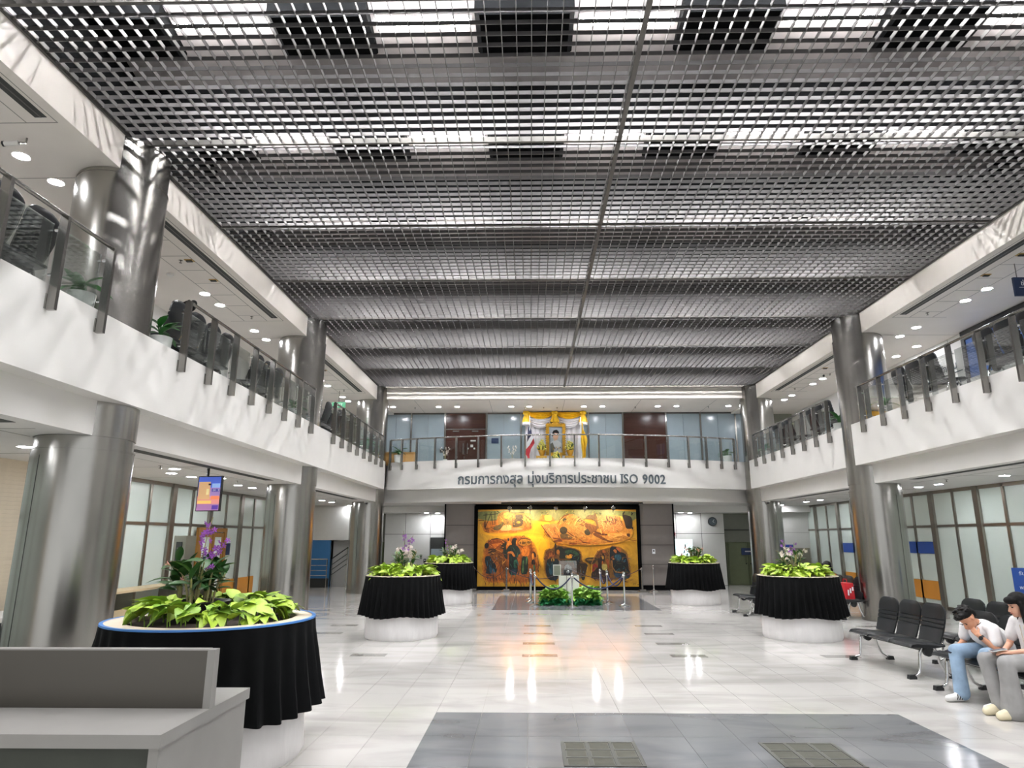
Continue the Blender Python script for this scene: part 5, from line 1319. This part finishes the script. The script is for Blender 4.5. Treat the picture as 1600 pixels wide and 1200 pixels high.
bullet(AX + 7.5, 18.9, SOF2, 'small bullet camera on right upper soffit beyond the middle column', R(200))
# exit sign upper left
t = thing('exit_sign', 'small green exit sign hanging in the far left gallery', 'sign', (-6.2, 21.0, 5.95))
MB().box(-.22, -.02, -.09, .22, .02, .09).build('box', M['exitg'], t); MB().tube([(0, 0, .09), (0, 0, .47)], .008, 6).build('rod', M['rail'], t); text('EXIT', .13, M['lwhite'], t, (0, -.023, -.045))
# hanging navy sign upper right
t = thing('gallery_sign', 'navy hanging sign at the right edge of the upper gallery', 'sign', (8.88, 11.0, 6.0))
MB().box(-.48, -.02, -.17, .48, .02, .17).build('board', M['navy'], t)
for x in (-.4, .4): MB().tube([(x, 0, .17), (x, 0, .43)], .008, 6).build('rod', M['rail'], t)
text('ช่อง', .12, M['lwhite'], t, (-.37, -.023, .02), align='LEFT'); MB().box(-.4, -.022, -.02, .4, -.02, -.012).build('rule', M['lwhite'], t); text('VAT', .1, M['lwhite'], t, (-.32, -.023, -.13), align='LEFT')
# dark framed window and lettering on the right gallery wall
w5 = structe('window_5')
MB().box(UR - .06, 8.0, GAL + .1, UR - .01, 14.9, 6.25).build('glass_pane', mat('night_glass', '#5b79b8', .12), w5)
MB().box(UR - .09, 7.9, 6.2, UR - .005, 15.0, 6.42).build('window_frame', M['dark'], w5); MB().box(UR - .09, 14.88, GAL, UR - .005, 15.0, 6.2).build('window_frame', M['dark'], w5)
MB().box(UR - .08, 8.0, 5.2, UR - .06, 14.88, 5.3).build('window_rail', M['panelw'], w5)
for y in (9.4, 10.8, 12.2, 13.6): MB().box(UR - .09, y - .04, GAL, UR - .06, y + .04, 6.2).build('mullion', M['panelw'], w5)
MB().box(UR - .075, 8.0, GAL + .1, UR - .055, 14.88, 5.2).build('glass_pane', M['frost'], w5)
t = thing('wall_lettering', 'dark lettering on the white wall of the right gallery', 'sign', (UR - .012, 16.15, 5.67))
MB().box(-.004, -.95, -.1, .004, .75, -.075).build('rule', M['letter'], t)
text('ยื่นทางพนักงาน', .25, M['letter'], t, (0, 0, 0), (R(90), 0, R(-90)), .004)
for y in (15.6, 17.5, 19.4, 21.3): struct('trim_wall_joint', MB().box(UR - .004, y, GAL, UR, y + .012, SOF2), M['joint'])
# blue notice right edge
t = thing('blue_notice', 'blue notice board with white Thai lines at the right edge', 'sign', (9.45, 13.2, 0), R(-24))
MB().box(-.3, -.015, .6, .3, .015, 1.2).build('board', M['blue'], t)
MB().tube([(0, .03, 0), (0, .03, .9)], .018, 8).build('pole', M['rail'], t); MB().lathe([(.18, 0), (.18, .02), (.03, .04)], 16, (0, .03)).build('base', M['rail'], t)
for k, (s_, dx) in enumerate((('รับคำ', 0), ('สำ', .09), ('พระภิ', -.02), ('และ', .07))): text(s_, .095, M['lwhite'], t, (-.2 + dx, -.018, 1.07 - k*.13), align='LEFT')
# wall clock
t = thing('wall_clock', 'round dark wall clock on the white back wall', 'clock', (7.06, 26.49, 2.38))
def ydisc(r, y0, y1, n=32): 
    m_ = MB(); m_.lathe([(r, -y1), (r, -y0)], n); m_.v = [(x, -z, y) for x, y, z in m_.v]; return m_
ydisc(.17, -.04, 0).build('case', M['dark'], t, fix=True); ydisc(.145, -.045, -.04).build('dial', mat('dial_grey', '#4c575c', .4), t, fix=True)
for a, l in ((.6, .1), (2.2, .07)): MB().tube([(0, -.05, 0), (l*math.sin(a), -.05, l*math.cos(a))], .006, 5).build('hand', M['lwhite'], t)
# lightbox
t = thing('lightbox', 'glowing white lightbox poster behind the far right planter', 'lightbox', (5.86, 26.42, .62))
MB().box(-.38, -.06, 0, .38, .06, 1.12).build('case', M['panelw'], t); fc = MB().box(-.35, -.065, .03, .35, -.06, 1.09).build('poster', M['lightbox'], t)
for (x0, z0, x1, z1, c) in ((.02, .72, .1, .95, 'dark'), (-.02, .55, .05, .72, 'navy'), (.08, .45, .16, .6, 'navy'), (-.15, .4, -.05, .6, 'pink'), (.1, .9, .16, .96, 'dark'), (-.3, .1, -.12, .13, 'dark')): MB().prism([(x0, z0), (x1, z0 + .05), (x1 - .02, z1), (x0 + .03, z1 - .06)], -.067, -.065).build('printed_figure', M[c], fc, fix=True)
# fire alarm, orange notice, switches near the lightbox
for nm, x, z, w, h, m_, lab, c in (('fire_alarm', 5.56, 1.9, .07, .12, 'red', 'small red fire alarm above the lightbox', 'alarm'), ('orange_notice', 6.42, 1.28, .1, .16, 'orange', 'tiny orange notice right of the lightbox', 'notice'), ('wall_switch', 6.6, 1.05, .08, .12, 'lwhite', 'white switch plate right of the lightbox', 'switch'), ('call_panel', 6.4, .92, .07, .12, 'dark', 'small dark call panel right of the lightbox', 'panel'), ('soap_dispenser', -4.25, 1.05, .09, .17, 'greyg', 'small grey dispenser on the left back wall', 'dispenser'), ('card_reader', -4.1, .9, .1, .15, 'dark', 'small dark card reader on the left back wall', 'reader')):
    t = thing(nm, lab, c, (x, 26.5, z)); MB().box(-w/2, -.03, -h/2, w/2, -.0, h/2).build('case', M[m_], t); MB().box(-w/4, -.034, 0, w/4, -.03, h/4).build('button', M['lwhite' if m_ == 'dark' else 'dark'], t)
t = thing('light_switch', 'white switch plate on the grey cladding right of the painting', 'switch', (4.3, 24.05, 1.3)); MB().box(-.05, -.02, -.08, .05, 0, .08).build('plate', M['lwhite'], t); MB().box(-.02, -.025, -.01, .02, -.02, .05).build('rocker', M['dark'], t)

# ------------------------------------------------------------------ people
def blob(segs, voxel, m, name, parent, smooth=4, off=(0, 0, 0)):
    mb = MB(); of = Vector(off)
    for s_ in segs:
        if s_[0] == 'e':
            _, c, r, *rt = s_; k = MB().sphere((0, 0, 0), r, 20, 14)
            mt = rt[0].to_4x4() if rt else Matrix.Identity(4)
            mb.add([tuple(mt @ Vector(v) + Vector(c) - of) for v in k.v], k.f)
        else:
            pts = [Vector(p[0]) - of for p in s_]; rs = [p[1] for p in s_]
            for i in range(len(pts) - 1):
                a, b = pts[i], pts[i+1]; d = (b - a)
                if d.length < 1e-5: continue
                mb.tube([a, b], [rs[i], rs[i+1]], 14)
            for p, r in zip(pts, rs): mb.sphere(p, r*1.0, 14, 10)
    me = mb.mesh(name, m); ob = bpy.data.objects.new(name, me); COL.objects.link(ob)
    md = ob.modifiers.new('r', 'REMESH'); md.mode = 'VOXEL'; md.voxel_size = voxel; md.use_smooth_shade = True
    if smooth: sm_ = ob.modifiers.new('s', 'SMOOTH'); sm_.iterations = smooth; sm_.factor = .5
    dg = bpy.context.evaluated_depsgraph_get(); ne = bpy.data.meshes.new_from_object(ob.evaluated_get(dg))
    bpy.data.objects.remove(ob); bpy.data.meshes.remove(me)
    ne.materials.clear(); ne.materials.append(m)
    ne.polygons.foreach_set('use_smooth', [True]*len(ne.polygons))
    return link(name, ne, parent)
V = Vector
def head_parts(c, rot_, s=1.):
    q = lambda x, y, z: tuple(V(c) + rot_ @ (V((x, y, z)) * s))
    e = lambda x, y, z, rx, ry, rz: ('e', q(x, y, z), (rx*s, ry*s, rz*s), rot_)
    skin = [e(.01, 0, .03, .092, .074, .088), e(-.03, 0, -.035, .062, .058, .075), e(-.055, 0, -.085, .03, .034, .026),
            [(q(-.088, 0, .005), .010*s), (q(-.108, 0, -.028), .013*s)], e(.0, .076, -.005, .016, .01, .028), e(.0, -.076, -.005, .016, .01, .028),
            e(-.082, 0, -.058, .014, .024, .008)]
    return q, skin
def face_bits(q, t, off, s=1.):
    o = V(off)
    for y in (-.03, .03):
        MB().sphere(V(q(-.083, y, .004)) - o, (.008*s, .013*s, .006*s), 8, 6).build('eye', M['hair'], t)
        MB().tube([V(q(-.09, y - .016, .022)) - o, V(q(-.093, y + .0, .026)) - o, V(q(-.088, y + .018, .022)) - o], .003*s, 5).build('eyebrow', M['hair'], t)
    MB().tube([V(q(-.093, -.02, -.06)) - o, V(q(-.097, 0, -.058)) - o, V(q(-.093, .02, -.06)) - o], .004*s, 5).build('mouth', mat('lip', '#a8604f', .5), t)
def hand(w, d, up, curl, side, s=1.):
    # wrist w, pointing d, back-of-hand normal up, curl per finger in radians
    w = V(w); d = V(d).normalized(); up = (V(up) - V(up).dot(d)*d).normalized(); x = d.cross(up).normalized() * side
    segs = []
    p0 = w + d*.015; p1 = w + d*.08*s
    for k in (-1.2, -.4, .4, 1.2): segs.append([(p0 + x*.014*k*s, .015*s), (p1 + x*.017*k*s, .0115*s)])
    for k, L in zip((-1.5, -.5, .5, 1.5), (.062, .074, .07, .055)):
        a = p1 + x*.0145*k*s; cd = d
        for i, f in enumerate((.45, .32, .23)):
            ang = curl*(.7 if i == 0 else 1.0)
            cd = (cd*math.cos(ang) - up*math.sin(ang)).normalized() if i == 0 else (cd*math.cos(ang) - (up*math.cos(0)).normalized()*math.sin(ang)).normalized()
            b = a + cd*L*f*s; segs.append([(a, (.0085 - .0007*i)*s), (b, (.008 - .0008*i)*s)]); a = b
    ta = w + d*.025*s - x*.026*s; tb = ta + (d*.6 - x*.55 - up*.3).normalized()*.038*s; tc_ = tb + (d*.9 - up*.35).normalized()*.03*s
    segs.append([(ta, .013*s), (tb, .0105*s), (tc_, .0085*s)])
    return segs

def seated_man():
    L = (5.22, 7.95, 0); t = thing('person', 'man in white T-shirt and blue jeans bent over his phone', 'person', L)
    hip = V((5.24, 7.95, .52)); hl, hr = V((5.2, 7.85, .52)), V((5.2, 8.05, .52))       # l = towards the camera
    chest = V((5.04, 7.93, .73)); neck = V((4.97, 7.92, .83)); sl_, sr_ = V((5.03, 7.74, .78)), V((4.98, 8.12, .78))
    kl, kr = V((4.86, 7.66, .53)), V((4.76, 8.02, .52)); al, ar = V((4.88, 7.56, .09)), V((4.75, 7.99, .09))
    rt = Matrix.Rotation(R(-50), 3, 'Y') @ Matrix.Rotation(R(14), 3, 'Z')
    hc = V((4.87, 7.9, .875))
    q, hs = head_parts(hc, rt)
    el, er = V((5.0, 7.66, .57)), V((4.94, 8.15, .6)); wl, wr_ = V((4.88, 7.77, .72)), V((4.83, 8.06, .57))
    body = hs + [[(neck, .05), (hc + V((.04, 0, -.03)), .05)], [(hip, .1), (V((5.14, 7.94, .63)), .1), (chest, .11), (neck, .05)],
        [(sl_, .045), (el, .036), (wl, .025)], [(sr_, .045), (er, .036), (wr_, .025)], [(hl, .07), (kl, .05), (al, .035)], [(hr, .07), (kr, .05), (ar, .035)], [(chest, .08), (sl_, .045)], [(chest, .08), (sr_, .045)]]
    body += hand(wl, V((-.02, .1, .08)), V((-.7, -.6, .2)), 1.1, -1, .95)
    body += hand(wr_, V((-.1, -.02, -.05)), V((-.2, 0, 1)), .55, 1, .95)
    blob(body, .0055, M['skin'], 'body', t, 3, L)
    shirt = [[(hip + V((.0, 0, .02)), .135), (V((5.17, 7.94, .66)), .135), (chest, .14)], [(hip + V((-.02, -.05, .0)), .12), (chest + V((.02, -.08, 0)), .11)], [(hip + V((-.02, .05, .0)), .12), (chest + V((.02, .08, 0)), .11)],
        [(chest + V((0, 0, .03)), .1), (neck + V((.03, 0, -.03)), .068)], [(chest + V((0, -.1, .05)), .075), (sl_, .068), (sl_.lerp(el, .62), .062)], [(chest + V((0, .1, .05)), .075), (sr_, .068), (sr_.lerp(er, .62), .062)]]
    sh = blob(shirt, .009, M['tee_w'], 'tshirt', t, 4, L)
    jeans = [[(hip, .14), (hl + V((-.05, 0, 0)), .095), (kl, .075), (kl.lerp(al, .5), .07), (al + V((0, 0, .0)), .075)], [(hip, .14), (hr + V((-.05, 0, 0)), .095), (kr, .075), (kr.lerp(ar, .5), .072), (ar, .08)]]
    blob(jeans, .01, M['denim'], 'jeans', t, 4, L)
    for nm, a, d in (('l', al, V((-1, -.12, 0))), ('r', ar, V((-1, -.1, 0)))):
        d = d.normalized(); h = V((a.x, a.y, .0))
        so = blob([[(h + V((.03, 0, .05)), .042), (h + d*.08 + V((0, 0, .045)), .043), (h + d*.17 + V((0, 0, .036)), .034)], [(h + V((.0, 0, .08)), .045), (h + d*.06 + V((0, 0, .06)), .04)]], .007, M['shoe'], 'shoe', t, 2, L)
        y_ = V((-d.y, d.x, 0))
        for k in range(3):
            st = MB()
            for sg_ in (-1, 1):
                p = h + d*(.045 + .026*k) - V(L); st.tube([p + y_*sg_*.044 + V((0, 0, .028)), p + y_*sg_*.042 + d*(-.012) + V((0, 0, .055)), p + y_*sg_*.03 + d*(-.02) + V((0, 0, .082))], .005, 5)
            st.build('stripe', M['dark'], so)
    face_bits(q, t, L)
    hair = [('e', q(.025, 0, .062), (.098, .085, .075), rt), ('e', q(.07, 0, .01), (.05, .072, .075), rt), ('e', q(-.045, 0, .09), (.055, .07, .035), rt)]
    rnd = random.Random(4)
    for i in range(46):
        a = rnd.uniform(0, 6.28); b = rnd.uniform(.15, 1.4); p = (.02 + .098*math.cos(a)*math.cos(b), .084*math.sin(a)*math.cos(b), .06 + .078*math.sin(b))
        hair.append([(q(*p), .014), (q(p[0]*1.12 - .015, p[1]*1.12, p[2]*1.08 + .004), .008)])
    blob(hair, .006, M['hair'], 'hair', t, 1, L)
    # watch and cord
    wd = (wl - el).normalized(); wp = el.lerp(wl, .84) - V(L)
    x = wd.orthogonal().normalized(); y = wd.cross(x)
    wt = MB().tube([wp - wd*.011, wp + wd*.011], .032, 14).build('watch', M['dark'], t, True)
    MB().tube([wp + V((-.022, -.026, 0)), wp + V((-.03, -.036, 0))], .02, 12).build('watch_dial', M['phone'], wt)
    cd = [neck + V((.05*math.cos(a) - .005, .062*math.sin(a), .03*math.cos(a) - .005)) - V(L) for a in [k*math.pi/8 for k in range(17)]]
    MB().tube(cd, .004, 5).build('neck_cord', M['brown'], t)
    ph = thing('phone', 'black phone held in the right hand of the man', 'phone', wr_ + V((-.1, -.03, -.045)), R(10))
    MB().box(-.07, -.035, -.004, .07, .035, .004).build('case', M['phone'], ph); MB().box(-.065, -.031, .004, .065, .031, .005).build('screen', M['screen'], ph); ph.rotation_euler = (R(12), R(-14), R(14))
seated_man()

def seated_woman():
    L = (5.25, 7.36, 0); t = thing('person', 'woman with long black hair in white blouse and grey flared trousers', 'person', L)
    hip = V((5.27, 7.38, .52)); hl, hr = V((5.22, 7.29, .52)), V((5.22, 7.47, .52))
    chest = V((5.24, 7.38, .82)); neck = V((5.2, 7.38, .95)); sl_, sr_ = V((5.22, 7.23, .89)), V((5.2, 7.53, .89))
    kl, kr = V((4.84, 7.24, .52)), V((4.8, 7.5, .52)); al, ar = V((4.86, 7.24, .1)), V((4.85, 7.42, .1))
    rt = Matrix.Rotation(R(-16), 3, 'Y') @ Matrix.Rotation(R(4), 3, 'Z'); hc = V((5.14, 7.38, 1.065)); q, hs = head_parts(hc, rt, .96)
    el, er = V((5.17, 7.22, .65)), V((5.12, 7.56, .66)); wl, wr_ = V((4.98, 7.36, .605)), V((4.97, 7.45, .60))
    body = hs + [[(neck, .042), (hc + V((.02, 0, -.04)), .045)], [(hip, .1), (V((5.25, 7.38, .66)), .085), (chest, .095), (neck, .042)], [(chest, .07), (sl_, .04)], [(chest, .07), (sr_, .04)],
        [(sl_, .04), (el, .032), (wl, .022)], [(sr_, .04), (er, .032), (wr_, .022)], [(hl, .07), (kl, .045), (al, .03), (V((4.86, 7.24, .06)), .03)], [(hr, .07), (kr, .045), (ar, .03), (V((4.85, 7.42, .06)), .03)]]
    body += hand(wl, V((-.1, .03, -.0)), V((.0, -.35, .95)), .45, -1, .88) + hand(wr_, V((-.1, .0, .02)), V((0, .3, .95)), .4, 1, .88)
    blob(body, .0055, M['skin2'], 'body', t, 3, L)
    blouse = [[(hip + V((0, 0, .06)), .135), (V((5.26, 7.38, .68)), .125), (chest, .125), (neck + V((.01, 0, -.04)), .07)], [(chest + V((0, -.08, .03)), .07), (sl_, .062), (sl_.lerp(el, .5), .066), (sl_.lerp(el, .62), .06)], [(chest + V((0, .08, .03)), .07), (sr_, .062), (sr_.lerp(er, .5), .066), (sr_.lerp(er, .62), .06)], [(hip + V((-.02, -.06, .08)), .1), (chest + V((0, -.06, 0)), .09)]]
    b_ = blob(blouse, .009, M['tee_w'], 'blouse', t, 3, L)
    for sy in (-.02, .03):
        MB().tube([V((5.1, 7.3 + sy, .88)) - V(L), V((5.1, 7.29 + sy, .8)) - V(L), V((5.115, 7.29 + sy, .68)) - V(L)], .004, 5).build('drawstring', M['board'], b_)
    tr = [[(hip, .135), (hl + V((-.05, 0, 0)), .095), (kl, .078), (kl.lerp(al, .45), .085), (al + V((-.01, 0, -.02)), .112)], [(hip, .135), (hr + V((-.05, 0, 0)), .09), (kr, .07), (kr.lerp(ar, .5), .07), (ar, .085)]]
    blob(tr, .01, M['greyj'], 'flared_trousers', t, 4, L)
    for a, d in ((V((4.84, 7.23, 0)), V((-1, -.12, 0))), (V((4.84, 7.42, 0)), V((-1, -.05, 0)))):
        d = d.normalized(); s_ = blob([[(a + V((.02, 0, .04)), .04), (a + d*.07 + V((0, 0, .045)), .046), (a + d*.15 + V((0, 0, .04)), .041)], [(a + d*.08 + V((0, 0, .065)), .04), (a + d*.13 + V((0, 0, .055)), .036)]], .007, M['clog'], 'clog', t, 3, L)
        y_ = V((-d.y, d.x, 0))
        for k in range(4):
            p = a + d*(.06 + .03*k) - V(L); MB().sphere(p - y_*.047 + V((0, 0, .04)), (.007, .006, .007), 7, 5).build('vent_hole', M['dark'], s_)
    face_bits(q, t, L, .96)
    hair = [('e', q(.03, 0, .05), (.098, .09, .085), rt), ('e', q(-.055, 0, .07), (.045, .074, .04), rt)]
    for y in (-.07, -.045, -.015, .015, .045, .07):
        hair.append([(q(.05, y*.9, .06), .04), (hc + V((.06, y, -.08)), .038), (hc + V((.09, y*1.1, -.2)), .036), (hc + V((.09, y*1.1, -.33)), .028)])
    hair.append([(q(-.01, -.082, .03), .022), (hc + V((-.005, -.095, -.1)), .028), (hc + V((.01, -.1, -.22)), .028), (hc + V((.02, -.1, -.33)), .018)])
    blob(hair, .007, M['hair'], 'long_hair', t, 2, L)
    ph = thing('phone', 'silver phone held by the woman in white blouse', 'phone', (4.88, 7.39, .625)); MB().box(-.075, -.036, -.004, .075, .036, .004).build('case', M['wpot'], ph); MB().box(-.07, -.032, .004, .07, .032, .005).build('screen', M['screen'], ph); ph.rotation_euler = (0, R(-10), R(-8))
    t.location.x -= .06; ph.location.x -= .06
    bg = MB().tube([V((5.14, 7.27, .97)), V((5.06, 7.24, .85)), V((5.07, 7.22, .7)), V((5.14, 7.2, .6))], .006, 6).build('bag_strap', M['board']); tag(bg, 'thin beige bag strap across the white blouse', 'strap')
seated_woman()

def simple_seated(L, rz, label, top, hairm='hair', bun=False, lean=10, legs='greyj', z0=0):
    # faces local -x
    t = thing('person', label, 'person', L, rz); Rl = R(lean)
    hip = V((.0, 0, .52)); up = V((-math.sin(Rl), 0, math.cos(Rl))); chest = hip + up*.32; neck = hip + up*.46; hc = neck + V((-.05, 0, .13))
    rt = Matrix.Rotation(R(-lean), 3, 'Y'); q, hs = head_parts(hc, rt, .95)
    body = hs + [[(neck, .045), (hc + V((.02, 0, -.04)), .045)], [(hip, .1), (chest, .095), (neck, .045)]]
    sl = [[(hip + V((0, 0, .02)), .13), (hip + up*.18, .12), (chest, .125), (neck - up*.04, .07)]]; tr = []
    for s_ in (-1, 1):
        sh = chest + V((0, s_*.17, .07)); el = sh + V((-.06, s_*.04, -.26)); wr_ = V((-.26, s_*.08, .6)); k = V((-.42, s_*.11, .52)); a = V((-.42, s_*.11, .1))
        body += [[(chest, .07), (sh, .042), (el, .034), (wr_, .024)], [(hip, .08), (k, .05), (a, .035), (V((-.5, s_*.11, .04)), .035)]] + hand(wr_, V((-.1, -s_*.03, -.02)), V((0, 0, 1)), .5, s_, .9)
        sl.append([(chest + V((0, s_*.08, .04)), .07), (sh, .06), (sh.lerp(el, .6), .055)]); tr.append([(hip, .13), (V((-.1, s_*.1, .52)), .09), (k, .072), (a, .06)])
        blob([[(V((-.4, s_*.11, .045)), .042), (V((-.55, s_*.11, .04)), .036)]], .01, M['dark'], 'shoe', t, 1)
    blob(body, .008, M['skin2'], 'body', t, 2); blob(sl, .011, M[top], 'shirt', t, 3); blob(tr, .012, M[legs], 'trousers', t, 3)
    hair = [('e', q(.03, 0, .05), (.098, .09, .085), rt), ('e', q(-.05, 0, .075), (.045, .072, .035), rt)]
    if bun: hair += [('e', q(.1, 0, .09), (.05, .05, .05), rt)]
    else: hair += [[(q(.07, y, .03), .035), (hc + V((.1, y, -.15)), .035), (hc + V((.12, y, -.28)), .02)] for y in (-.05, 0, .05)]
    blob(hair, .009, M[hairm], 'hair', t, 1); face_bits(q, t, (0, 0, 0), .95)
    return t
simple_seated((7.1, 16.3, 0), R(2), 'person in red top with a ponytail behind the right planter', 'redcl', lean=14)
wu = simple_seated((UPL - .12, 10.72, GAL), 0, 'woman with hair bun in mustard top on the left balcony', 'mustard', bun=True, lean=4, legs='dark'); wu.scale = (1.17, 1.17, 1.17)
t = thing('shopping_bag', 'red shopping bag with white print on the far bench', 'bag', (7.12, 15.78, .43))
MB().add([(-.1, -.17, 0), (.1, -.17, 0), (.1, .17, 0), (-.1, .17, 0), (-.12, -.19, .34), (.08, -.18, .34), (.08, .18, .34), (-.12, .19, .34)], [(0, 3, 2, 1), (4, 5, 6, 7), (0, 1, 5, 4), (1, 2, 6, 5), (2, 3, 7, 6), (3, 0, 4, 7)]).build('bag_body', M['redbag'], t)
MB().tube([(-.02, -.1, .34), (-.02, -.08, .42), (-.02, .08, .42), (-.02, .1, .34)], .006, 5).build('handle', M['redbag'], t)
for k in range(3): MB().box(-.06 + .05*k, -.186, .08 + .05*k, -.03 + .05*k, -.18, .2 + .03*k).build('print', M['lwhite'], t)
